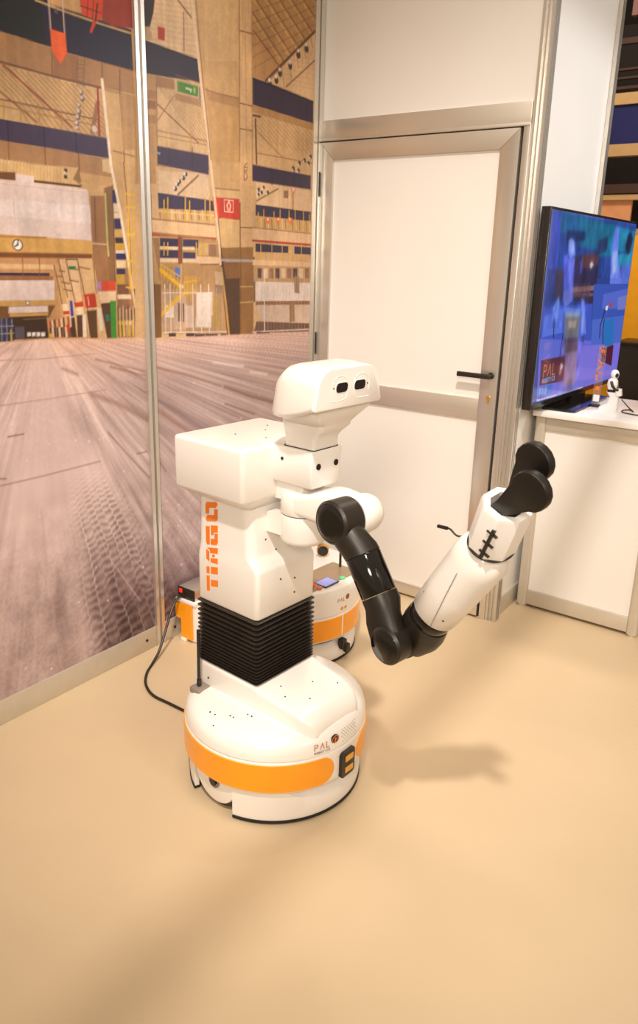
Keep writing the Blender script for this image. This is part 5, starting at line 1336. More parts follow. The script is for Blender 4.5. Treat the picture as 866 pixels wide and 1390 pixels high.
door = struct(empty('door_1', (0.46, 0.0, 0)), 'white panelled door in an aluminium frame')
def dpart(o): return at_parent(o, door)
def leaf(name, poly, M_):
    return dpart(MB().loft([[(x, -0.014, z) for x, z in poly], [(x, 0.011, z) for x, z in poly]]).build(name, M_, None, bevel=0.0012))
leaf('stile', [(0.003, 0.012), (0.072, 0.012), (0.072, 1.952), (0.003, 2.024)], M_ALU)
leaf('stile', [(0.850, 0.012), (0.926, 0.012), (0.926, 2.024), (0.850, 1.952)], M_ALU)
leaf('rail', [(0.073, 1.9525), (0.849, 1.9525), (0.925, 2.024), (0.004, 2.024)], M_ALUH)
leaf('rail', [(0.0725, 0.898), (0.8495, 0.898), (0.8495, 0.986), (0.0725, 0.986)], M_ALUH)
leaf('rail', [(0.0725, 0.012), (0.8495, 0.012), (0.8495, 0.066), (0.0725, 0.066)], M_ALUH)
for z0, z1 in ((0.985, 1.953), (0.065, 0.899)):
    dpart(box('door_panel', M_PANEL, 0.070, 0.853, -0.002, 0.009, z0, z1))
h = dpart(MB().cyl((0.897, -0.014, 1.088), (0.897, -0.022, 1.088), 0.014).cyl((0.897, -0.02, 1.088), (0.897, -0.05, 1.088), 0.008)
          .box(0.762, 0.908, -0.060, -0.045, 1.078, 1.098).build('door_handle', M_BLACK, None, bevel=0.003))
h['label'] = 'black lever handle'
k = dpart(MB().cyl((0.893, -0.014, 0.996), (0.893, -0.020, 0.996), 0.0085).box(0.889, 0.897, -0.019, -0.0145, 0.972, 0.996).build('lock_cylinder', M_BRASS, None))
for z0 in (1.80, 1.095):
    dpart(MB().cyl((-0.004, -0.020, z0), (-0.004, -0.020, z0 + 0.105), 0.0085, n=16).box(-0.010, 0.003, -0.018, -0.004, z0 + 0.004, z0 + 0.10).build('hinge', M_BLACK, None))

# ---- right wall running back from the convex corner
wall_right = struct(empty('wall_right', (0.98, 0.45, 0)), 'white booth wall panel behind the television')
at_parent(box('wall_panel', M_PANEL, 0.968, 0.990, 0.044, 0.795, 0.05, WALL_H), wall_right)
at_parent(grooved_post('post', 0.960, 1.008, 0.793, 0.838, 0.0, WALL_H, None, 1, 1), wall_right)
at_parent(MB().box(0.965, 0.998, 0.0465, 0.7925, 0.0, 0.088).build('base_rail', M_ALUP, None, bevel=0.002), wall_right)

# ---- what shows of the hall beyond
M_DARKHALL = mat('dark_hall_wall', (0.010, 0.006, 0.005), 0.8)
M_BEIGEB = mat('beige_beam', srgb((196, 160, 112)), 0.5)
M_BLUEP = mat('deep_blue_panel', srgb((16, 24, 92)), 0.5)
M_DKBEAM = mat('dark_brown_beam', srgb((66, 40, 32)), 0.6)
M_SALMON = mat('salmon_board', srgb((226, 160, 112)), 0.5)
M_YELLOW = mat('yellow_board', srgb((240, 168, 6)), 0.5)
M_REDT = mat('red_board', srgb((196, 66, 30)), 0.5)
M_PINKP = mat('mauve_board', srgb((130, 92, 88)), 0.6)
struct(box('wall_hall', M_DARKHALL, -7, 9, 9.0, 9.2, 0, 6.5), 'dark far wall of the exhibition hall')
stand = tag(empty('exhibition_stand', (0.1, 3.6, 0)), 'neighbouring stand framed in beige beams with a blue fascia board', 'exhibition stand')
def spart(o): return at_parent(o, stand)
spart(box('upright', M_BEIGEB, -1.45, -1.37, 3.5, 3.58, 0, 3.5))
spart(box('upright', M_BEIGEB, 1.05, 1.13, 3.5, 3.58, 0, 3.5))
for z0, z1, M_, y0 in ((2.72, 2.80, M_BEIGEB, 3.5), (2.355, 2.44, M_BEIGEB, 3.5), (2.035, 2.075, M_BEIGEB, 3.5), (2.083, 2.150, M_DKBEAM, 3.49)):
    spart(box('beam', M_, -1.37, 1.05, y0, 3.58, z0, z1))
spart(box('fascia_board', M_BLUEP, -1.37, 1.05, 3.52, 3.55, 2.44, 2.72))
spart(box('side_board', M_SALMON, -1.37, 0.44, 3.53, 3.56, 1.82, 2.035))
spart(box('beam', M_BEIGEB, -1.37, 1.05, 3.5, 3.58, 1.74, 1.82))
for z0, z1 in ((2.83, 2.85), (2.90, 2.915), (2.96, 2.975), (3.14, 3.18)):
    spart(box('lattice_beam', M_DKBEAM, -1.37, 1.05, 3.52, 3.56, z0, z1))
spart(box('header_board', M_PINKP, 0.27, 1.05, 3.50, 3.56, 3.32, 3.49))
spart(box('back_board', M_DARKHALL, -1.45, 1.13, 4.4, 4.45, 0, 3.5))
tag(box('yellow_board', M_YELLOW, 0.22, 1.0, 3.2, 3.24, 0, 1.76, bevel=0.003), 'tall yellow board standing behind the television', 'board')
cab = tag(empty('black_cabinet', (0.9, 2.9, 0)), 'black cabinet standing in front of the yellow board', 'cabinet')
at_parent(box('body', M_BLACK, 0.66, 1.15, 2.75, 3.1, 0.0, 1.0, bevel=0.004), cab)
at_parent(box('top', M_BLACK, 0.65, 1.16, 2.74, 3.11, 1.0, 1.02, bevel=0.003), cab)
red = tag(empty('red_table', (0.85, 2.3, 0)), 'low table with a red top behind the counter', 'table')
at_parent(box('table_top', M_REDT, 0.62, 1.5, 2.1, 2.6, 0.60, 0.64, bevel=0.003), red)
for x in (0.66, 1.42):
    for y in (2.14, 2.52):
        at_parent(box('leg', M_BLACK, x, x + 0.04, y, y + 0.04, 0, 0.60), red)

# ---- lighting beam over the open side of the booth (out of frame, its shadow crosses the floor)
hb = tag(empty('overhead_beam', (1.845, -1.2, 0)), 'aluminium overhead beam on two posts along the open side of the booth', 'beam')
at_parent(box('cross_beam', M_ALU, 1.812, 1.880, -4.6, 1.9, 2.72, 2.80, bevel=0.003), hb)
for y in (-4.6, 1.84):
    at_parent(box('post', M_ALU, 1.815, 1.875, y, y + 0.06, 0, 2.72, bevel=0.003), hb)

# ================================================================== the robots
def ang_fn(R, cx=0.0, cy=0.0, a0=0.0, z0=0.0, lift=0.0007):
    """u runs along the arc of a cylinder, v is height"""
    def f(u, v, k):
        a = a0 + u / R; r = R + lift * k
        return (cx + r * math.cos(a), cy + r * math.sin(a), z0 + v)
    return f

def curved_band(R, a0, a1, z0, z1, round0, round1, thick=0.0025, n=90):
    """strip on a cylinder with optionally rounded ends"""
    mb = MB(); h_ = (z1 - z0) / 2; zc = (z0 + z1) / 2; rings = []
    arc = (a1 - a0) * R
    for i in range(n + 1):
        t = i / n; t = 0.5 - 0.5 * math.cos(PI * t) if (round0 or round1) else t
        s = t * arc; k = 1.0
        if round0 and s < h_: k = min(k, math.sqrt(max(0.0, 1 - (1 - s / h_) ** 2)))
        if round1 and arc - s < h_: k = min(k, math.sqrt(max(0.0, 1 - (1 - (arc - s) / h_) ** 2)))
        k = max(k, 0.02); a = a0 + s / R
        rings.append([((R + d) * math.cos(a), (R + d) * math.sin(a), zc + sgn * h_ * k)
                      for d, sgn in ((-0.004, -1), (thick, -0.97), (thick, 0.97), (-0.004, 1))])
    return mb.loft(rings)

RB = 0.276
def base_parts(root, deck_prof, bands, skirt_gap=True):
    prof = [(0.250, 0.100), (0.262, 0.102), (0.270, 0.107), (0.2745, 0.114), (RB, 0.125), (RB, 0.195), (0.2755, 0.206), (0.2715, 0.2085),
            (0.2715, 0.2115), (0.2750, 0.214)] + deck_prof
    shell = MB().lathe(prof, n=128).build('base_shell', M_WHITE, root, smooth=28)
    for a0, a1, r0, r1 in bands:
        curved_band(RB, math.radians(a0), math.radians(a1), 0.116, 0.203, r0, r1).build('orange_band', M_ORANGE, shell, smooth=40)
    MB().lathe([(0.0, 0.012), (0.236, 0.012), (0.236, 0.105), (0.0, 0.105)], n=64).build('underbody', M_DARKGAP, root)
    for a0, a1 in ((-74, 74), (112, 248)):
        n = 72; rings = []
        for i in range(n + 1):
            a = math.radians(a0 + (a1 - a0) * i / n); deg = a0 + (a1 - a0) * i / n
            # laser scanner slot at the front: the skirt top is cut back and slopes inwards
            s = max(0.0, 1 - (abs(deg - 8) / 48.0) ** 4) if abs(deg) <= 74 else 0.0
            zt = 0.108 - 0.026 * s; ri = 0.250 - 0.012 * s
            P = [(0.249, 0.012), (0.262, 0.012), (0.2635, 0.03), (0.264 - 0.002 * s, zt - 0.022 * s - 0.002), (ri, zt), (0.247 - 0.012 * s, zt - 0.004)]
            rings.append([(r * math.cos(a), r * math.sin(a), z) for r, z in P])
        sk = MB().loft(rings).build('skirt', M_WHITE, root, smooth=50)
        rings = [[(r * math.cos(math.radians(a0 + (a1 - a0) * i / n)), r * math.sin(math.radians(a0 + (a1 - a0) * i / n)), z)
                  for r, z in ((0.246, 0.004), (0.2645, 0.004), (0.2645, 0.0125), (0.246, 0.0125))] for i in range(n + 1)]
        MB().loft(rings).build('rubber_edge', M_DARKGAP, sk, smooth=50)
    for s in (-1, 1):
        w = MB().cyl((0, s * 0.200, 0.0995), (0, s * 0.238, 0.0995), 0.0985, n=48).build('wheel', M_BLACK, root, bevel=0.006)
        hub = MB().cyl((0.0, s * 0.236, 0.0995), (0.0, s * 0.252, 0.0995), 0.084, 0.080, n=40).build('wheel_cover', M_WHITE, w, bevel=0.003)
    return shell

DECK = [(0.2735, 0.230), (0.2690, 0.246), (0.2600, 0.259), (0.2450, 0.269), (0.2200, 0.2765), (0.170, 0.282), (0.0, 0.286)]
robot = tag(empty('service_robot', (0.86, -1.362, 0.0), math.radians(-4.4)),
            'white one-armed service robot on a round base with an orange band and black bellows torso', 'robot')
shell = base_parts(robot, DECK, [(-176, -10.5, False, True), (11.0, 176, True, False)])

# wheel sensor eye in the side opening
MB().cyl((-0.002, -0.250, 0.086), (-0.002, -0.2600, 0.086), 0.012, n=24).build('sensor_eye', M_GLASS, robot)
MB().lathe([(0.0145, 0), (0.021, 0), (0.021, 0.003), (0.0145, 0.003)], n=32).build('sensor_ring', M_GREY, robot).matrix_local = \
    Matrix.Translation((-0.002, -0.2525, 0.086)) @ Matrix.Rotation(PI / 2, 4, 'X')
# connector block on the front of the base
cb = MB().loft([[(0.268, y, z) for y, z in rr(0.062, 0.084, 0.012, 5, 0.002, 0.150)], [(0.284, y, z) for y, z in rr(0.062, 0.084, 0.012, 5, 0.002, 0.150)]]) \
    .build('connector_block', M_BLACK, robot, bevel=0.002)
for zc in (0.168, 0.132):
    MB().loft([[(0.2835, y, z) for y, z in rr(0.036, 0.019, 0.003, 3, 0.004, zc)], [(0.2865, y, z) for y, z in rr(0.036, 0.019, 0.003, 3, 0.004, zc)]]) \
        .build('connector_cover', M_BRASS, cb)
# maker's mark on the shell front
lg = MB(); lettering(lg, 'PAL', 0.0125, 0.019, 0.0065, 0.0022, ang_fn(0.2735, a0=math.radians(-24.0), z0=0.2305))
lg.build('lettering', M_BROWN_TXT, shell)
lg = MB(); lettering(lg, 'ROBOTICS', 0.0048, 0.006, 0.0018, 0.0012, ang_fn(0.2745, a0=math.radians(-24.0), z0=0.2195))
lg.build('lettering', M_GREY, shell)
def emblem(shell_, R, a, z, rad):
    d = Vector((math.cos(a), math.sin(a), 0)); p = d * R + Vector((0, 0, z)); tv = Vector((-d.y, d.x, 0.0))
    MB().cyl(p - d * 0.004, p + d * 0.0008, rad).build('emblem_disc', M_SCREW, shell_)
    ring = [p + d * 0.001 + (tv * math.cos(q) + Vector((0, 0, 1)) * math.sin(q)) * rad * 0.82 for q in [2 * PI * i / 24 for i in range(25)]]
    MB().tube(ring, rad * 0.09, 6).build('emblem_ring', M_BROWN_TXT, shell_)
    e = MB().tube([p + d * 0.001 - tv * rad * 0.15 - Vector((0, 0, rad * 0.5)), p + d * 0.001 - tv * rad * 0.05 + Vector((0, 0, rad * 0.45)),
                   p + d * 0.001 + tv * rad * 0.35 + Vector((0, 0, rad * 0.2)), p + d * 0.001 + tv * rad * 0.0 - Vector((0, 0, rad * 0.05))], rad * 0.13, 6)
    e.build('emblem_letter', M_ORANGE_TXT, shell_)
emblem(shell, 0.2715, math.radians(-9.0), 0.243, 0.0135)
# loudspeaker holes beside the mark
sp_ = MB()
for i in range(7):
    for j in range(8):
        a = math.radians(-3.5 + i * 2.2 + (j % 2) * 1.1); z = 0.2165 + j * 0.006
        d = Vector((math.cos(a), math.sin(a), 0)); R_ = 0.2748 if z < 0.226 else 0.2748 - (z - 0.226) * 0.17
        sp_.cyl(d * (R_ - 0.002) + Vector((0, 0, z)), d * (R_ + 0.0002) + Vector((0, 0, z)), 0.0009, n=6)
sp_.build('speaker_grille', M_GREY, shell)['kind'] = 'stuff'

# raised plinth under the bellows and the hump in front of it
def tri_sec(x, hw, zt, zb=0.262, r=0.013):
    P = [(-hw - 0.006, zb), (-hw, zt - r)]
    for i in range(1, 6):
        a = PI - PI / 2 * i / 6; P.append((-hw + r + r * math.cos(a), zt - r + r * math.sin(a)))
    P += [(-hw + r, zt), (hw - r, zt)]
    for i in range(1, 6):
        a = PI / 2 - PI / 2 * i / 6; P.append((hw - r + r * math.cos(a), zt - r + r * math.sin(a)))
    P += [(hw, zt - r), (hw + 0.006, zb)]
    return [(x, y, z) for y, z in P]
hump = MB().loft([tri_sec(-0.236, 0.100, 0.312, 0.255), tri_sec(-0.228, 0.120, 0.336, 0.258), tri_sec(-0.215, 0.131, 0.349), tri_sec(0.028, 0.131, 0.349), tri_sec(0.052, 0.130, 0.342),
           tri_sec(0.085, 0.128, 0.336), tri_sec(0.15, 0.124, 0.327), tri_sec(0.195, 0.118, 0.317), tri_sec(0.218, 0.110, 0.306), tri_sec(0.234, 0.098, 0.290), tri_sec(0.242, 0.088, 0.270)]) \
    .build('torso_plinth', M_WHITE, robot, smooth=60)
scr = [(0.075, -0.06, 0.3385), (0.115, -0.085, 0.333), (0.12, 0.03, 0.332), (0.165, -0.035, 0.325), (0.17, 0.085, 0.3235)]
for x, y, z in scr:
    MB().cyl((x, y, z - 0.004), (x, y, z + 0.0006), 0.0022, n=12).build('screw', M_SCREW, hump)
for x, y, z in [(-0.155, -0.1335, 0.305), (0.01, -0.200, 0.2790), (0.022, -0.199, 0.2790), (-0.05, -0.222, 0.2760), (-0.03, -0.2215, 0.2760), (-0.005, -0.250, 0.2655),
                (0.06, 0.165, 0.2825), (0.075, 0.165, 0.2825), (0.045, -0.165, 0.2825), (0.06, -0.164, 0.2825)]:
    if z < 0.29: MB().cyl((x, y, z - 0.004), (x, y, z + 0.0010), 0.0023, n=12).build('screw', M_SCREW, shell)
    else: MB().cyl((x, y + 0.003, z), (x, y - 0.0022, z), 0.0028, n=12).build('screw', M_SCREW, hump)
# antenna in its recess
MB().box(-0.190, -0.146, -0.180, -0.132, 0.262, 0.2825).build('antenna_recess', M_GREY, robot, bevel=0.004)
an = MB().cyl((-0.168, -0.160, 0.286), (-0.168, -0.160, 0.306), 0.007, n=16).cyl((-0.168, -0.160, 0.305), (-0.168, -0.160, 0.470), 0.0052, 0.0045, n=16).build('antenna', M_BLACK, robot)

# bellows
rings = []; N_PLEAT = 16; z = 0.3495
for i in range(N_PLEAT):
    t = i / (N_PLEAT - 1); dz_ = 0.0085 + 0.0085 * t
    for hf, q in ((0.110, 0.0), (0.1265, 0.42), (0.1275, 0.55)):
        zz = z + dz_ * q; rings.append([(x - 0.085, y, zz) for x, y in rr(2 * hf, 2 * hf, 0.010, 3)])
    z += dz_
rings.append([(x - 0.085, y, z) for x, y in rr(0.228, 0.228, 0.010, 3)])
Z_BEL = z
bel = MB().loft(rings).build('bellows', M_RUBBER, robot, smooth=20)

# torso column
def col_sec(z, xb, xf, hy, r): return rrx(xb, xf, hy, r, z, 6)
Z0 = Z_BEL - 0.001
col = MB().loft([col_sec(Z0, -0.206, 0.036, 0.120, 0.014), col_sec(Z0 + 0.005, -0.209, 0.040, 0.123, 0.014), col_sec(0.690, -0.209, 0.041, 0.123, 0.015),
                 col_sec(0.700, -0.209, 0.039, 0.123, 0.017), col_sec(0.724, -0.208, 0.018, 0.122, 0.024), col_sec(0.736, -0.208, 0.012, 0.1215, 0.026),
                 col_sec(0.86, -0.206, 0.006, 0.1205, 0.028), col_sec(0.885, -0.206, 0.008, 0.122, 0.028), col_sec(0.93, -0.215, 0.018, 0.140, 0.030)]) \
    .build('torso_column', M_WHITE, robot, smooth=45)
blk = MB().loft([rrx(-0.206, 0.006, 0.121, 0.020, 0.872, 6), rrx(-0.224, 0.018, 0.148, 0.020, 0.888, 6), rrx(-0.238, 0.030, 0.168, 0.016, 0.902, 6), rrx(-0.243, 0.035, 0.173, 0.014, 0.912, 6),
                 rrx(-0.243, 0.035, 0.173, 0.013, 1.042, 6), rrx(-0.242, 0.034, 0.172, 0.013, 1.048, 6), rrx(-0.239, 0.031, 0.169, 0.012, 1.0515, 6), rrx(-0.232, 0.024, 0.162, 0.010, 1.0528, 6)]) \
    .build('shoulder_cover', M_WHITE, robot, smooth=50)
for x, y in ((-0.03, -0.02), (-0.10, 0.05), (-0.02, 0.08), (-0.12, -0.05), (-0.14, 0.10)):
    MB().cyl((x, y, 1.050), (x, y, 1.0542), 0.0022, n=10).build('screw', M_SCREW, blk)
# model name in stencil letters running up the side
def stencil(polys):
    mb = MB()
    for z0, z1, shapes in polys:
        for sh in shapes:
            pts = []
            for u, v in sh:      # u along the line of text, v letter height
                zz = z0 + (z1 - z0) * u + 0.010 * (v - 0.5) * -1.0
                pts.append((-0.119 - 0.049 * v + 0.004 * (zz - 0.72) * 0, zz))
            a = [(x, -0.1205, zz) for x, zz in pts]; b = [(x, -0.1232, zz) for x, zz in pts]
            mb.loft([a, b])
    return mb
st = stencil([
    (0.590, 0.632, [[(0, 0.72), (1.15, 0.72), (1.15, 1.0), (0, 1.0)], [(0.36, 0), (0.86, 0), (0.86, 0.62), (0.36, 0.62)]]),
    (0.645, 0.667, [[(0, 0), (1, 0), (1, 0.62), (0, 0.62)], [(0, 0.72), (1, 0.72), (1, 1), (0, 1)]]),
    (0.676, 0.726, [[(0, 0), (0.36, 0), (0.36, 0.62), (0.1, 0.62)], [(0.12, 0.72), (0.75, 0.72), (0.92, 1.0), (0.30, 1.0)], [(0.66, 0), (1.0, 0), (1.0, 0.9), (0.82, 0.66), (0.66, 0.66)], [(0.42, 0.26), (0.6, 0.26), (0.6, 0.48), (0.42, 0.48)]]),
    (0.736, 0.794, [[(0.0, 0.10), (0.12, 0), (0.58, 0), (0.58, 0.26), (0.30, 0.26), (0.30, 0.60), (0.0, 0.60)], [(0.0, 0.70), (0.95, 0.70), (0.95, 1.0), (0.14, 1.0), (0.0, 0.90)], [(0.66, 0), (1.0, 0), (1.0, 0.56), (0.52, 0.56), (0.52, 0.36), (0.66, 0.36)]]),
    (0.808, 0.864, [[(0.0, 0.10), (0.12, 0), (0.62, 0), (0.62, 0.26), (0.30, 0.26), (0.30, 0.86), (0.1, 1.0), (0.0, 0.9)], [(0.38, 0.74), (0.70, 0.74), (0.70, 0.16), (0.86, 0.0), (1.0, 0.10), (1.0, 0.90), (0.88, 1.0), (0.38, 1.0)]]),
])
st.build('lettering', M_ORANGE_TXT, col)
for y, z in ((-0.06, 0.775), (0.045, 0.735), (-0.02, 0.735), (-0.065, 0.700), (0.03, 0.640), (0.03, 0.595), (-0.03, 0.655)):
    xs = 0.0405 if z < 0.70 else (0.012 if z < 0.745 else 0.009)
    MB().cyl((xs - 0.004, y, z), (xs + 0.0015, y, z), 0.0028, n=12).build('screw', M_SCREW, col)

# chest box carrying the neck
chest = MB().loft([rrx(-0.02, 0.166, 0.054, 0.006, 0.952, 4), rrx(-0.02, 0.171, 0.060, 0.006, 0.960, 4), rrx(-0.02, 0.174, 0.064, 0.006, 1.050, 4), rrx(-0.02, 0.1725, 0.0625, 0.006, 1.055, 4)]) \
    .build('chest_box', M_WHITE2, robot, smooth=50)
for y in (-0.034, 0.038):
    MB().cyl((0.165, y, 1.012), (0.1748, y, 1.012), 0.0085, n=24).build('range_sensor', M_GLASS, chest)
MB().cyl((0.072, -0.060, 1.022), (0.072, -0.0648, 1.022), 0.0045, n=16).build('screw', M_SCREW, chest)
MB().loft([rrx(-0.01, 0.125, 0.045, 0.01, 0.90, 4), rrx(-0.01, 0.128, 0.045, 0.01, 0.96, 4)]).build('chest_bracket', M_WHITE, robot)

# neck and head
neck = MB().loft([rrx(0.066, 0.170, 0.051, 0.010, 1.0555, 5), rrx(0.066, 0.172, 0.052, 0.010, 1.085, 5), rrx(0.066, 0.184, 0.056, 0.012, 1.100, 5), rrx(0.066, 0.204, 0.064, 0.014, 1.118, 5),
                  rrx(0.066, 0.206, 0.070, 0.018, 1.140, 5)]).build('neck', M_WHITE, robot, smooth=45)
MB().loft([rrx(0.064, 0.172, 0.053, 0.010, 1.0550, 5), rrx(0.064, 0.172, 0.053, 0.010, 1.0572, 5)]).build('neck_gap', M_DARKGAP, neck)
def head_sec(x, hw, zb, zt, rt, rb=0.012, slant=0.010):
    P = []
    hwt = hw - slant
    cz = zt - rt
    for i in range(4):
        a = 1.5 * PI - PI / 2 * i / 3; P.append((-hw + rb + rb * math.cos(a), zb + rb + rb * math.sin(a)))
    for i in range(9):
        a = PI - PI / 2 * i / 8; P.append((-hwt + rt + rt * math.cos(a), cz + rt * math.sin(a)))
    P += [(-y, z) for y, z in reversed(P)]
    return [(x, y, z) for y, z in P]
head = MB().loft([head_sec(0.066, 0.086, 1.164, 1.214, 0.02), head_sec(0.072, 0.104, 1.150, 1.232, 0.032), head_sec(0.086, 0.117, 1.146, 1.255, 0.045), head_sec(0.110, 0.127, 1.146, 1.274, 0.052),
                  head_sec(0.140, 0.132, 1.149, 1.282, 0.055), head_sec(0.19, 0.134, 1.162, 1.2815, 0.056), head_sec(0.232, 0.135, 1.177, 1.277, 0.056)]).build('head', M_WHITE, robot, smooth=45)
jaw = MB().loft([rrx(0.076, 0.204, 0.066, 0.02, 1.124, 5), rrx(0.080, 0.214, 0.088, 0.02, 1.142, 5), rrx(0.098, 0.228, 0.114, 0.02, 1.164, 5), rrx(0.104, 0.229, 0.118, 0.02, 1.182, 5)]).build('jaw', M_WHITE, head, smooth=45)
face = MB().loft([head_sec(0.2315, 0.1355, 1.1765, 1.2775, 0.056, 0.006), head_sec(0.2395, 0.1350, 1.1770, 1.277, 0.056, 0.006), head_sec(0.2412, 0.133, 1.179, 1.275, 0.054, 0.006)]) \
    .build('face_plate', M_WHITE2, head, smooth=40)
for s in (-1, 1):
    # slanted lens window
    poly = [(y + (z_) * 0.12, z_) for y, z_ in rr(0.046, 0.0245, 0.010, 5)]
    yc = s * 0.0365 + 0.003
    MB().loft([[(0.240, yc - s * 0 + p[0], 1.2285 + p[1]) for p in poly], [(0.2425, yc + p[0] * 0.97, 1.2285 + p[1] * 0.95) for p in poly]]).build('camera_window', M_GLASS, head)
    poly2 = [(p[0] * 1.12, p[1] * 1.18) for p in poly]
    MB().loft([[(0.240, yc + p[0], 1.2285 + p[1]) for p in poly2], [(0.2419, yc + p[0] * 0.98, 1.2285 + p[1] * 0.97) for p in poly2]]).build('camera_bezel', M_WHITE2, head)
    MB().cyl((0.240, yc + s * 0.032, 1.229), (0.2422, yc + s * 0.032, 1.229), 0.0020, n=10).build('indicator', M_SCREW, head)
    ridge = []
    for i in range(25):
        q = -0.15 * PI + 1.0 * PI * i / 24
        ridge.append((0.2412, yc + s * (0.006 - 0.034 * math.cos(PI - q) * 1.0) * 1.0, 1.2270 + 0.030 * math.sin(q)))
    MB().tube(ridge, 0.0009, 6).build('brow_ridge', M_WHITE2, head)
    low = smooth_path([(0.2410, yc - s * 0.0215, 1.224), (0.2410, yc - s * 0.0215, 1.209), (0.2410, yc - s * 0.013, 1.199), (0.2410, yc + s * 0.010, 1.1955), (0.2410, yc + s * 0.040, 1.1965)], 5)
    MB().tube(low, 0.0009, 6).build('cheek_ridge', M_WHITE2, head)

# ---- arm
tur = MB().lathe([(0.0, 0.778), (0.052, 0.778), (0.062, 0.786), (0.064, 0.795), (0.064, 0.858), (0.062, 0.862), (0.0, 0.862)], 0.096, 0.0, 48).build('shoulder_turret', M_WHITE, robot, smooth=40)
MB().loft([rrx(-0.02, 0.09, 0.056, 0.01, 0.800, 4), rrx(-0.02, 0.09, 0.056, 0.01, 0.858, 4)]).build('turret_bracket', M_WHITE, tur)
MB().lathe([(0.0, 0.861), (0.059, 0.861), (0.059, 0.866), (0.0, 0.866)], 0.096, 0.0, 48).build('turret_gap', M_DARKGAP, tur)
AA = math.radians(-6.0); S0 = Vector((0.285, -0.060, 0.903))
AU = Vector((math.cos(AA), math.sin(AA), 0)); AV = Vector((-math.sin(AA), math.cos(AA), 0)); AZ = Vector((0, 0, 1))
def ap(s, z, t=0.0): return S0 + AU * s + AZ * z + AV * t
lk = MB().lathe([(0.0, 0.865), (0.062, 0.865), (0.064, 0.869), (0.064, 0.915), (0.058, 0.925), (0.045, 0.929), (0.0, 0.930)], 0.096, 0.0, 48)
def link_sec(x, y0, y1, z0, z1, r):
    return [(x, y, z) for y, z in rr(y1 - y0, z1 - z0, r, 5, (y0 + y1) / 2, (z0 + z1) / 2)]
lk.loft([link_sec(0.100, -0.062, 0.060, 0.868, 0.926, 0.015), link_sec(0.150, -0.060, 0.060, 0.866, 0.936, 0.018), link_sec(0.185, -0.052, 0.058, 0.860, 0.946, 0.018), link_sec(0.220, -0.040, 0.052, 0.854, 0.952, 0.024), link_sec(0.270, -0.034, 0.040, 0.853, 0.952, 0.026)])
rings = []
for t_, r_ in ((-0.004, 0.050), (0.0, 0.053), (0.03, 0.053), (0.055, 0.050), (0.072, 0.042), (0.082, 0.030), (0.087, 0.012)):
    rings.append([ap(0.006 + r_ * math.cos(2 * PI * i / 40), 0.004 + r_ * math.sin(2 * PI * i / 40), 0.024 + t_) for i in range(40)])
lk.loft(rings)
lk.build('shoulder_link', M_WHITE, robot, smooth=40)

# upper arm: shoulder drum, neck, glossy sleeve, elbow yoke
def drum(mb, s, z, t0, t1, r, n=48, e=0.006):
    rings = []
    for t_, rad in ((t0, r - e), (t0 + e, r), (t1 - e, r), (t1, r - e)):
        rings.append([ap(s + rad * math.cos(2 * PI * i / n), z + rad * math.sin(2 * PI * i / n), t_) for i in range(n)])
    return mb.loft(rings)
UD = Vector((0.574, -0.819)); UN = Vector((0.819, 0.574))        # along the upper arm and across it, in the arm plane
def us(k, w, h, r=None, off=0.0, t=-0.004, n=8):
    """section across the upper arm at distance k from its start"""
    c0 = Vector((0.033, -0.020)) + UD * k + UN * off
    pts = rr(w, h, r if r else min(w, h) / 2 * 0.96, n)
    return [ap(c0.x + UN.x * a, c0.y + UN.y * a, t + b) for a, b in pts]
ua = drum(MB(), 0.0, 0.0, -0.052, 0.022, 0.0565)
ua.loft([us(-0.020, 0.075, 0.070, off=-0.012, t=-0.016), us(0.020, 0.092, 0.078, off=-0.008, t=-0.012), us(0.050, 0.093, 0.086, off=-0.003), us(0.066, 0.091, 0.088)])
upper = ua.build('upper_arm', M_BLACK, robot, smooth=40)
cap_ = MB()
rings = [[ap(rad * math.cos(2 * PI * i / 48), rad * math.sin(2 * PI * i / 48), t_) for i in range(48)] for rad, t_ in ((0.049, -0.0505), (0.046, -0.0535), (0.030, -0.0545), (0.004, -0.055))]
cap_.loft(rings); cap_.build('shoulder_cap', M_GLOSSBLK, upper, smooth=60)
slv = MB().loft([us(0.067, 0.088, 0.085), us(0.069, 0.0905, 0.0875), us(0.168, 0.0905, 0.0875), us(0.170, 0.088, 0.085)]).build('glossy_sleeve', M_GLOSSBLK, upper, smooth=40)
yk = MB().loft([us(0.171, 0.091, 0.088), us(0.195, 0.093, 0.088), us(0.225, 0.096, 0.076, off=-0.002, t=-0.018), us(0.262, 0.096, 0.056, off=0.004, t=-0.032, r=0.022), us(0.300, 0.090, 0.050, off=0.004, t=-0.036, r=0.02)])
EL = Vector((0.045, -0.012)) + UD * 0.288 + UN * -0.006
drum(yk, EL.x, EL.y, -0.064, -0.010, 0.0475)
yoke = yk.build('elbow_yoke', M_BLACK, robot, smooth=40)
rings = [[ap(EL.x + rad * math.cos(2 * PI * i / 40), EL.y + rad * math.sin(2 * PI * i / 40), t_) for i in range(40)] for rad, t_ in ((0.041, -0.0625), (0.039, -0.0655), (0.004, -0.067))]
MB().loft(rings).build('elbow_cap', M_GLOSSBLK, yoke, smooth=60)

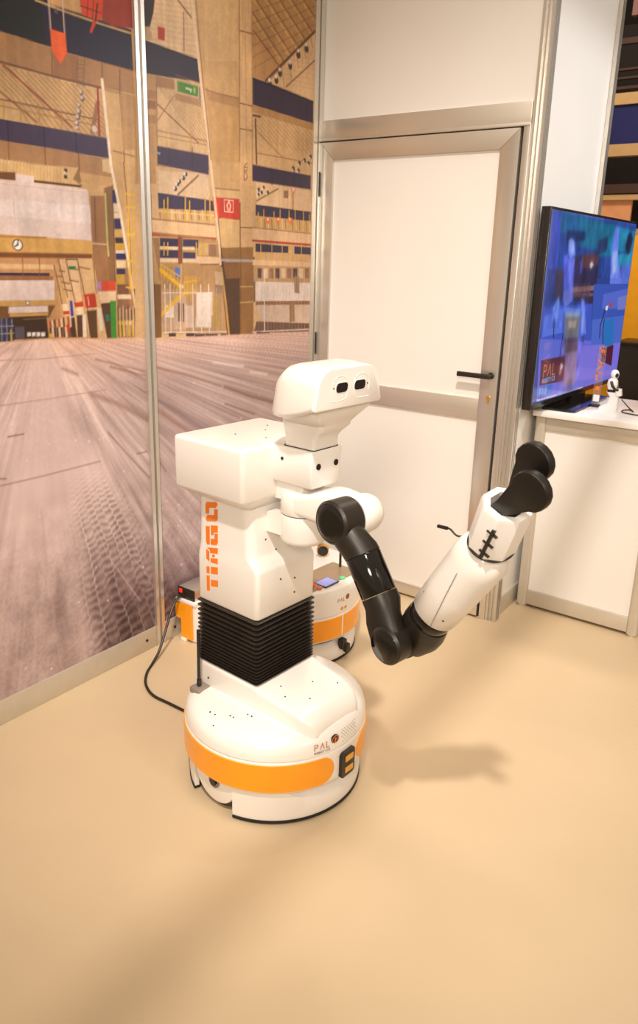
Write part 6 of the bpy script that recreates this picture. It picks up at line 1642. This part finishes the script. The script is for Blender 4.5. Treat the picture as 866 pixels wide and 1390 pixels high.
# forearm: black elbow link and cuff, white shell
FD = Vector((0.545, 0.838)); FN = Vector((0.838, -0.545))
F0 = EL + Vector((0.012, 0.004))
def fs(k, w, h, r=None, off=0.0, t=0.020, n=8):
    c0 = F0 + FD * k + FN * off
    pts = rr(w, h, r if r else min(w, h) / 2 * 0.97, n)
    return [ap(c0.x + FN.x * a, c0.y + FN.y * a, t + b) for a, b in pts]
fe = drum(MB(), EL.x, EL.y, -0.008, 0.064, 0.050)
fe.loft([fs(-0.016, 0.090, 0.068, off=0.006, t=0.026, r=0.03), fs(0.025, 0.110, 0.076, off=0.010, t=0.026, r=0.034), fs(0.055, 0.116, 0.092, off=0.009, t=0.022), fs(0.084, 0.108, 0.100, off=0.006)])
elbow = fe.build('elbow_link', M_BLACK, robot, smooth=40)
cuff = MB().loft([fs(0.0845, 0.103, 0.098, off=0.006), fs(0.0865, 0.106, 0.101, off=0.006), fs(0.112, 0.106, 0.101, off=0.006), fs(0.114, 0.103, 0.098, off=0.006)]).build('forearm_cuff', M_GLOSSBLK, elbow, smooth=40)
fore = MB().loft([fs(0.113, 0.108, 0.104, off=0.006), fs(0.116, 0.114, 0.109, off=0.006), fs(0.20, 0.120, 0.114, off=0.006), fs(0.290, 0.124, 0.112, off=0.006), fs(0.318, 0.122, 0.106, off=0.006, r=0.042), fs(0.340, 0.110, 0.094, off=0.004, r=0.038), fs(0.354, 0.088, 0.074, off=0.002, r=0.032), fs(0.362, 0.062, 0.050, off=0.0)]) \
    .build('forearm_shell', M_WHITE, robot, smooth=45)
seam = []
for k, b in ((0.118, -0.046), (0.16, -0.043), (0.21, -0.038), (0.25, -0.026), (0.275, -0.006), (0.284, 0.012)):
    c0 = F0 + FD * k + FN * 0.006; rr_ = 0.0555 if k < 0.26 else 0.0545
    a = math.sqrt(max(0.0, rr_ ** 2 - b ** 2)); q = b
    seam.append(ap(c0.x + FN.x * (0.030 - (k - 0.118) * 0.18), c0.y + FN.y * (0.030 - (k - 0.118) * 0.18), 0.020 - math.sqrt(max(1e-6, 0.0598 ** 2 - (0.030 - (k - 0.118) * 0.18) ** 2))))
MB().tube(seam, 0.0009, 6).build('shell_seam', M_GREY, fore)
for k, a in ((0.15, 0.040), (0.21, 0.034), (0.165, -0.035), (0.235, -0.03), (0.265, -0.02), (0.2, -0.04)):
    c0 = F0 + FD * k + FN * 0.006; b = -math.sqrt(0.058 ** 2 - a * a) * 0.965
    p = ap(c0.x + FN.x * a, c0.y + FN.y * a, 0.020 + b); ctr = ap(c0.x, c0.y, 0.020); d = (p - ctr).normalized()
    MB().cyl(p - d * 0.003, p + d * 0.0015, 0.0024, n=12).build('screw', M_SCREW, fore)

# gripper: hexagonal housing, drive rails, two paddle fingers
GD = Vector((0.40, 0.9165)); GN = Vector((0.9165, -0.40))
G0 = F0 + FD * 0.362 + FN * 0.006
GTILT = math.radians(13)                                         # the hand leans towards the open side of the booth
GD3 = (AU * GD.x + AZ * GD.y) * math.cos(GTILT) - AV * math.sin(GTILT)
GT3 = AV * math.cos(GTILT) + (AU * GD.x + AZ * GD.y) * math.sin(GTILT)
GN3 = AU * GN.x + AZ * GN.y
def gp(k, a, t): return ap(G0.x, G0.y, 0.016) + GD3 * k + GN3 * a + GT3 * (t - 0.006)
def gs(k, w, h, cut, off=0.0, t=0.006):
    P = [(w / 2, -h / 2 + cut), (w / 2, h / 2 - cut), (w / 2 - cut * 0.9, h / 2), (-w / 2 + cut * 0.9, h / 2), (-w / 2, h / 2 - cut), (-w / 2, -h / 2 + cut), (-w / 2 + cut * 0.9, -h / 2), (w / 2 - cut * 0.9, -h / 2)]
    return [gp(k, a + off, t + b) for a, b in P]
grip = MB().loft([gs(-0.004, 0.086, 0.092, 0.028), gs(0.004, 0.096, 0.102, 0.030), gs(0.112, 0.100, 0.108, 0.032), gs(0.120, 0.094, 0.102, 0.030), gs(0.120, 0.066, 0.074, 0.020), gs(0.070, 0.062, 0.070, 0.020)]) \
    .build('gripper_housing', M_WHITE2, robot, smooth=25)
MB().loft([[gp(0.072, a, t) for a, t in rr(0.056, 0.064, 0.006, 3, 0.0, 0.006)], [gp(0.104, a, t) for a, t in rr(0.040, 0.060, 0.006, 3, 0.0, 0.006)]]).build('finger_drive', M_DARKGAP, grip)
# cable clip strip on the housing
strip = MB().loft([[gp(k, a, -0.0445) for k, a in ((0.006, 0.012), (0.092, 0.017), (0.092, 0.024), (0.006, 0.019))], [gp(k, a, -0.0515) for k, a in ((0.006, 0.012), (0.092, 0.017), (0.092, 0.024), (0.006, 0.019))]])
for k in (0.02, 0.048, 0.078):
    strip.loft([[gp(k + q, a, -0.0445) for q, a in ((0, 0.006), (0.003, 0.006), (0.003, 0.032), (0, 0.032))], [gp(k + q, a, -0.0505) for q, a in ((0, 0.006), (0.003, 0.006), (0.003, 0.032), (0, 0.032))]])
strip.build('cable_clip_strip', M_BLACK, grip, smooth=25)
ringp = [gp(0.003 + 0.004 * math.sin(q), 0.0485 * math.cos(q), 0.006 + 0.052 * math.sin(q)) for q in [2 * PI * i / 36 for i in range(37)]]
MB().tube(ringp, 0.003, 8).build('wrist_strap', M_BLACK, robot)
c0_ = gp(0.004, -0.046, 0.0)
cq = [c0_, c0_ - AU * 0.020 - AZ * 0.016, c0_ - AU * 0.042 - AZ * 0.024, c0_ - AU * 0.062 - AZ * 0.014, c0_ - AU * 0.074 - AZ * 0.014]
MB().tube(smooth_path(cq), 0.0022, 8).cyl(cq[-1] + AU * 0.004, cq[-1] - AU * 0.022 - AZ * 0.002, 0.0042, n=12).build('loose_plug_cable', M_BLACK, robot)
def finger(t0, t1, pts):
    mb = MB()
    mb.loft([[gp(k, a, t0) for k, a in pts], [gp(k, a, t1) for k, a in pts]])
    return mb.build('gripper_finger', M_FINGER, robot, bevel=0.003)
def paddle(k0, a0, k1, a1, r):
    """outline of a finger: narrow foot widening to a round paddle"""
    d = Vector((k1 - k0, a1 - a0)).normalized(); nn = Vector((-d.y, d.x)); P = []
    f = Vector((k0, a0)); e = Vector((k1, a1))
    P += [f - nn * r * 0.34, f + d * r * 0.9 - nn * r * 0.42]
    for i in range(13):
        q = -0.72 * PI + 1.44 * PI * i / 12
        P.append(e + (d * math.cos(q) + nn * math.sin(q)) * r)
    P += [f + d * r * 0.9 + nn * r * 0.42, f + nn * r * 0.34]
    return [(p.x, p.y) for p in P]
finger(-0.030, -0.008, paddle(0.100, -0.012, 0.208, 0.046, 0.042))
finger(0.024, 0.046, paddle(0.100, -0.012, 0.226, 0.004, 0.041))

# ---- second, torso-less mobile base behind the arm robot
rear = tag(empty('mobile_base', (0.390, -0.670, 0.0), math.radians(-4.4)),
           'round white mobile base with orange band and control panel, without torso, behind the arm robot', 'robot')
DECK2 = [(0.2750, 0.285), (0.2740, 0.305), (0.2700, 0.316), (0.2620, 0.321), (0.250, 0.3225), (0.0, 0.325)]
shell2 = base_parts(rear, DECK2, [(-172, -4.0, False, False), (-1.5, 172, False, True)])
# control panel set into the deck edge
pan = MB().loft([[(x, y, 0.3205) for x, y in rr(0.150, 0.30, 0.012, 4, 0.170, -0.010)], [(x, y, 0.3275) for x, y in rr(0.150, 0.30, 0.012, 4, 0.170, -0.010)]]).build('control_panel', M_TAN, rear)
# keep the panel inside the round deck
for v in pan.data.vertices:
    r_ = math.hypot(v.co.x, v.co.y)
    if r_ > 0.262: v.co.x *= 0.262 / r_; v.co.y *= 0.262 / r_
MB().box(0.182, 0.236, -0.075, -0.002, 0.3268, 0.3295).build('display', M_LCD, pan)
MB().box(0.178, 0.240, -0.079, 0.002, 0.3262, 0.3282).build('display_bezel', M_SCREW, pan)
MB().lathe([(0.0, 0.3475), (0.012, 0.347), (0.015, 0.343), (0.015, 0.338), (0.010, 0.335), (0.010, 0.327), (0, 0.327)], 0.200, -0.118, 28).build('stop_button', M_RED, pan)
MB().lathe([(0.0, 0.3305), (0.010, 0.330), (0.012, 0.328), (0.012, 0.326), (0, 0.326)], 0.225, 0.040, 24).build('start_button', M_GREEN, pan)
MB().lathe([(0.0, 0.3305), (0.009, 0.330), (0.010, 0.328), (0.010, 0.326), (0, 0.326)], 0.225, -0.100, 24).build('key_switch', M_RED, pan)
MB().cyl((0.150, 0.120, 0.322), (0.150, 0.120, 0.420), 0.005, n=14).build('antenna', M_BLACK, rear)
lg = MB(); lettering(lg, 'PAL', 0.010, 0.014, 0.005, 0.0016, ang_fn(0.2757, a0=math.radians(-9), z0=0.262)); lg.build('lettering', M_BROWN_TXT, shell2)
emblem(shell2, 0.2752, math.radians(3.0), 0.272, 0.011)
for a in (-4, 0.5):
    d = Vector((math.cos(math.radians(a)), math.sin(math.radians(a)), 0))
    MB().cyl(d * 0.272 + Vector((0, 0, 0.232)), d * 0.2768 + Vector((0, 0, 0.232)), 0.007, n=18).build('charge_contact', M_BRASS, rear)
hk = MB().box(0.255, 0.282, -0.014, 0.014, 0.050, 0.092).box(0.270, 0.290, 0.000, 0.026, 0.035, 0.070).build('docking_hook', M_BLACK, rear, bevel=0.004)
lp = Vector((0.62, -0.78, 0)).normalized(); cc0 = Vector((0.02, 0.165, 0.3245))
snd = MB().cyl(cc0 + Vector((0, 0, 0.026)) - lp * 0.012, cc0 + Vector((0, 0, 0.026)) + lp * 0.010, 0.026, n=36).build('round_sensor', M_BRASS, rear, bevel=0.002)
MB().cyl(cc0 + Vector((0, 0, 0.026)) + lp * 0.008, cc0 + Vector((0, 0, 0.026)) + lp * 0.0125, 0.022, n=36).build('sensor_glass', M_GLASS, snd)

# ================================================================== small things around the robots
dock = tag(empty('charging_dock', (0.075, -0.86, 0)), 'narrow white charging dock with an orange front, against the mural wall', 'charging dock')
def pk(o): return at_parent(o, dock)
pk(MB().box(0.040, 0.128, -0.962, -0.80, 0.004, 0.176).build('body', M_WHITE, None, bevel=0.004))
pk(MB().loft([[(x, -0.9625, z) for x, z in ((0.046, 0.014), (0.106, 0.014), (0.106, 0.166), (0.016, 0.166), (0.016, 0.098), (0.046, 0.098))],
              [(x, -0.9725, z) for x, z in ((0.046, 0.014), (0.106, 0.014), (0.106, 0.166), (0.016, 0.166), (0.016, 0.098), (0.046, 0.098))]]).build('front_panel', M_ORANGE, None))
pk(MB().box(0.014, 0.128, -0.970, -0.80, 0.168, 0.184).build('top_plate', M_WHITE, None, bevel=0.003))
pk(MB().box(0.046, 0.074, -0.978, -0.955, 0.0, 0.016).build('foot', M_WHITE, None, bevel=0.003))
pk(MB().box(0.100, 0.124, -0.820, -0.801, 0.0, 0.005).build('foot', M_WHITE, None))
psu = tag(empty('power_supply', (0.06, -0.86, 0.184)), 'silver power supply box with black end and red switch, on the orange dock', 'power supply')
def pp(o): return at_parent(o, psu)
def psu_at(o):
    o.parent = psu; o.matrix_parent_inverse = Matrix.Translation(-Vector(psu.location)); return o
psu_at(MB().box(0.020, 0.112, -0.955, -0.795, 0.184, 0.232).build('case', M_STEEL, None, bevel=0.002))
psu_at(MB().box(0.021, 0.111, -0.9605, -0.9545, 0.185, 0.231).build('end_plate', M_BLACK, None, bevel=0.001))
psu_at(MB().box(0.030, 0.046, -0.9645, -0.9600, 0.208, 0.226).build('switch', M_LED, None, bevel=0.001))
psu_at(MB().box(0.030, 0.058, -0.9630, -0.9600, 0.188, 0.205).build('mains_socket', M_DARKGAP, None, bevel=0.001))
cab_pts = [(0.044, -0.958, 0.197), (0.046, -0.985, 0.196), (0.055, -1.03, 0.160), (0.070, -1.08, 0.095), (0.090, -1.135, 0.035), (0.108, -1.19, 0.0065), (0.140, -1.245, 0.0055), (0.195, -1.300, 0.0055), (0.27, -1.334, 0.0055), (0.36, -1.335, 0.0055), (0.46, -1.335, 0.0055), (0.575, -1.34, 0.0055)]
tag(MB().tube(smooth_path(cab_pts, 6), 0.0052, 10).build('power_cable', M_BLACK), 'black mains cable looping from the power supply across the floor', 'cable')

# ---- counter
counter = tag(empty('display_counter', (1.28, 0.48, 0)), 'white panelled counter with aluminium frame carrying the television', 'counter')
def ct(o): return at_parent(o, counter)
CX0, CX1, CY0, CY1 = 1.014, 1.555, 0.236, 0.76
for x in (CX0, CX1 - 0.046):
    for y in (CY0, CY1 - 0.046):
        lg_ = ct(MB().loft([[(px, py, z) for px, py in rr(0.046, 0.046, 0.010, 3, x + 0.023, y + 0.023)] for z in (0.012, 0.905)]).build('leg', M_ALUP, None, smooth=40))
        ft = MB().cyl((x + 0.023, y + 0.023, 0.0), (x + 0.023, y + 0.023, 0.0125), 0.021, n=24).build('foot', M_ALUP, None)
        ct(ft)
for y0 in (CY0 + 0.006, CY1 - 0.040):
    for z0, z1 in ((0.016, 0.086), (0.842, 0.905)):
        ct(MB().box(CX0 + 0.0455, CX1 - 0.0455, y0, y0 + 0.034, z0, z1).build('rail', M_ALUP, None, bevel=0.002))
for x0 in (CX0 + 0.006, CX1 - 0.040):
    for z0, z1 in ((0.016, 0.086), (0.842, 0.905)):
        ct(MB().box(x0, x0 + 0.034, CY0 + 0.0455, CY1 - 0.0455, z0, z1).build('rail', M_ALUP, None, bevel=0.002))
ct(box('front_panel', M_PANEL, CX0 + 0.044, CX1 - 0.044, CY0 + 0.018, CY0 + 0.024, 0.084, 0.844))
ct(box('back_panel', M_PANEL, CX0 + 0.044, CX1 - 0.044, CY1 - 0.024, CY1 - 0.018, 0.084, 0.844))
ct(box('side_panel', M_PANEL, CX1 - 0.024, CX1 - 0.018, CY0 + 0.044, CY1 - 0.044, 0.084, 0.844))
ct(box('side_panel', M_PANEL, CX0 + 0.018, CX0 + 0.024, CY0 + 0.044, CY1 - 0.044, 0.084, 0.844))
ct(MB().box(1.010, CX1 + 0.012, 0.205, 0.79, 0.905, 0.930).build('worktop', M_WHITE2, None, bevel=0.003))

# ---- television
tvA = Vector((1.060, 0.03, 0)); tvB = Vector((1.090, 1.18, 0)); tvU = (tvB - tvA).normalized(); tvN = Vector((tvU.y, -tvU.x, 0))
tv = tag(empty('television', (1.09, 0.55, 0.930)), 'large flat television on the counter showing a blue picture of robots', 'television')
def tvp(u, d, z): return tvA + tvU * u - tvN * d + Vector((0, 0, z))
def tvbox(name, M_, u0, u1, d0, d1, z0, z1, bevel=0.0, mb=None):
    b = mb or MB()
    b.loft([[tvp(u0, d0, z), tvp(u1, d0, z), tvp(u1, d1, z), tvp(u0, d1, z)] for z in (z0, z1)])
    o = b.build(name, M_, None, bevel=bevel)
    return o
def tvpart(o): o.parent = tv; o.matrix_parent_inverse = Matrix.Translation(-Vector(tv.location)); return o
M_TVB = mat('black_television_plastic', (0.016, 0.012, 0.012), 0.22, var=0.1)
tvpart(tvbox('housing', M_TVB, 0.0, 1.15, 0.0, 0.040, 0.957, 1.748, bevel=0.004))
us_ = np.linspace(0.0, 1.13, 520); vs_ = np.linspace(0.0, 0.756, 350)
timg = np.empty((350, 520, 3)); timg[:] = (60, 80, 180)
paint(TV_PRINT, us_ + 0.010, vs_ + 0.981, timg)
sharp = timg.copy()
for _ in range(3):                                    # the filmed picture is soft, its caption crisp
    for ax in (0, 1):
        timg = sum(np.roll(timg, k_, ax) for k_ in range(-4, 5)) / 9.0
UU, VV = np.meshgrid(us_, vs_)
timg *= (1 + 0.35 * (vnoise(UU * 14, VV * 14, 31) - 0.5) + 0.35 * (vnoise(UU * 40, VV * 26, 32) - 0.5))[..., None]
keep = (((UU < 0.27) & (VV < 0.30)) | ((UU > 0.55) & (VV < 0.5)))[..., None] * 0.97 + 0.30 * ((UU > 0.27) | (VV > 0.30))[..., None]
keep = np.clip(keep, 0, 0.97)
timg = timg * (1 - keep) + sharp * keep
def caption(text, u0, z0, w, h_, gap, sw, col_):
    out = []
    for k_, ch in enumerate(text):
        for ln in GLYPH[ch]:
            out.append(('l', col_, sw, [(u0 + k_ * (w + gap) + a_ * w, z0 + b_ * h_) for a_, b_ in ln]))
    return out
paint(caption('PAL', 0.098, 1.085, 0.038, 0.048, 0.012, 0.0055, (224, 134, 100)), us_ + 0.010, vs_ + 0.981, timg)
paint(caption('ROBOTICS', 0.096, 1.060, 0.014, 0.016, 0.0045, 0.0035, (130, 190, 250)), us_ + 0.010, vs_ + 0.981, timg)
M_SCREEN = print_mat('television_picture', 0.12, emission=1.4, coat=0.5)
scr_o = print_sheet('screen', M_SCREEN, tvp(0.010, -0.0012, 0.981), tvU, (0, 0, 1), us_, vs_, lin(timg), None, 0.001)
tvpart(scr_o)
tvpart(tvbox('stand_neck', M_TVB, 0.50, 0.66, -0.005, 0.03, 0.938, 0.965))
tvpart(MB().loft([[(x, y, z) for x, y in rr(0.15, 0.50, 0.02, 4, 1.100, 0.50)] for z in (0.9302, 0.940)]).build('stand_base', M_GLOSSBLK, None))

# ---- upright acrylic name plate, toy figure and its lead
M_ACR = mat('clear_acrylic', (0.92, 0.86, 0.82), 0.06, trans=0.92, var=0.0)
sign = tag(empty('acrylic_sign', (1.195, 0.475, 0.930)), 'narrow upright clear acrylic sign with orange letters in front of the television', 'sign')
def sg(o): o.parent = sign; o.matrix_parent_inverse = Matrix.Translation(-Vector(sign.location)); return o
sg(MB().box(1.178, 1.212, 0.4725, 0.4765, 0.9302, 1.200).build('plate', M_ACR, None))
sg(MB().box(1.178, 1.212, 0.462, 0.49, 0.9302, 0.942).build('holder', M_BLACK, None, bevel=0.002))
lg = MB(); lettering(lg, 'PAL', 0.040, 0.020, 0.014, 0.0062, lambda u, v, k: (1.185 + v, 0.4722 - 0.0012 * k, 1.192 - u))
sg(lg.build('lettering', M_ORANGE_TXT, None))
sg(MB().cyl((1.195, 0.4725, 1.014), (1.195, 0.4712, 1.014), 0.010, n=24).build('emblem_disc', M_ORANGE_TXT, None))
sg(MB().box(1.182, 1.208, 0.4712, 0.4724, 0.955, 0.985).build('white_label', M_WHITE2, None))

fig = tag(empty('toy_robot', (1.275, 0.43, 0.930)), 'small white and black toy humanoid figure on the counter', 'figurine')
FO = Vector((1.268, 0.43, 0.930))
def fg(o): o.parent = fig; o.matrix_parent_inverse = Matrix.Translation(-Vector(fig.location)); return o
def sph(mb, c_, rx, ry, rz, n=16):
    rings = []
    for i in range(1, 9):
        a = PI * i / 9
        rings.append([(c_[0] + rx * math.sin(a) * math.cos(2 * PI * k / n), c_[1] + ry * math.sin(a) * math.sin(2 * PI * k / n), c_[2] - rz * math.cos(a)) for k in range(n)])
    return mb.loft(rings)
def fpt(x, y, z): return (FO.x + x, FO.y + y, FO.z + z)
lower = MB()
lower.loft([[fpt(a - 0.006, b, 0.0) for a, b in rr(0.082, 0.05, 0.012, 3)], [fpt(a - 0.004, b, 0.014) for a, b in rr(0.076, 0.048, 0.012, 3)], [fpt(a + 0.010, b, 0.034) for a, b in rr(0.046, 0.042, 0.012, 3)],
            [fpt(a + 0.014, b, 0.062) for a, b in rr(0.036, 0.038, 0.010, 3)], [fpt(a + 0.004, b, 0.082) for a, b in rr(0.048, 0.038, 0.012, 3)]])
fg(lower.build('skirt_legs', M_WHITE2, None, smooth=50))
fg(MB().loft([[fpt(a - 0.002, b, 0.081) for a, b in rr(0.030, 0.032, 0.010, 3)], [fpt(a - 0.002, b, 0.096) for a, b in rr(0.028, 0.030, 0.010, 3)]]).build('waist', M_BLACK, None))
fg(MB().loft([[fpt(a, b, 0.094) for a, b in rr(0.032, 0.036, 0.010, 3)], [fpt(a, b, 0.115) for a, b in rr(0.042, 0.046, 0.014, 3)], [fpt(a, b, 0.134) for a, b in rr(0.036, 0.046, 0.014, 3)], [fpt(a, b, 0.142) for a, b in rr(0.018, 0.020, 0.006, 3)]]).build('torso', M_WHITE2, None, smooth=50))
for s in (-1, 1):
    fg(MB().tube([fpt(0.0, s * 0.026, 0.130), fpt(0.008, s * 0.029, 0.112), fpt(0.018, s * 0.024, 0.098), fpt(0.030, s * 0.016, 0.094)], 0.006, 8).build('arm', M_BLACK, None))
fg(sph(MB(), fpt(0.004, 0, 0.158), 0.018, 0.017, 0.021).build('head', M_WHITE2, None, smooth=60))
fg(sph(MB(), fpt(0.012, -0.006, 0.156), 0.010, 0.010, 0.012).build('face', M_SCREW, None, smooth=60))
fg(MB().loft([[fpt(a + 0.032, b - 0.004, 0.070) for a, b in rr(0.026, 0.034, 0.006, 3)], [fpt(a + 0.030, b - 0.004, 0.098) for a, b in rr(0.022, 0.030, 0.006, 3)]]).build('held_block', M_WHITE2, None, smooth=50))
tag(MB().tube(smooth_path([(1.315, 0.425, 0.985), (1.345, 0.43, 0.955), (1.362, 0.455, 0.9335), (1.338, 0.49, 0.9335), (1.318, 0.455, 0.9335), (1.335, 0.405, 0.9335), (1.40, 0.385, 0.9335), (1.48, 0.40, 0.9335), (1.54, 0.42, 0.9335)], 6), 0.0026, 8)
    .build('thin_lead', M_BLACK), 'thin black lead running across the counter from the toy figure', 'cable')
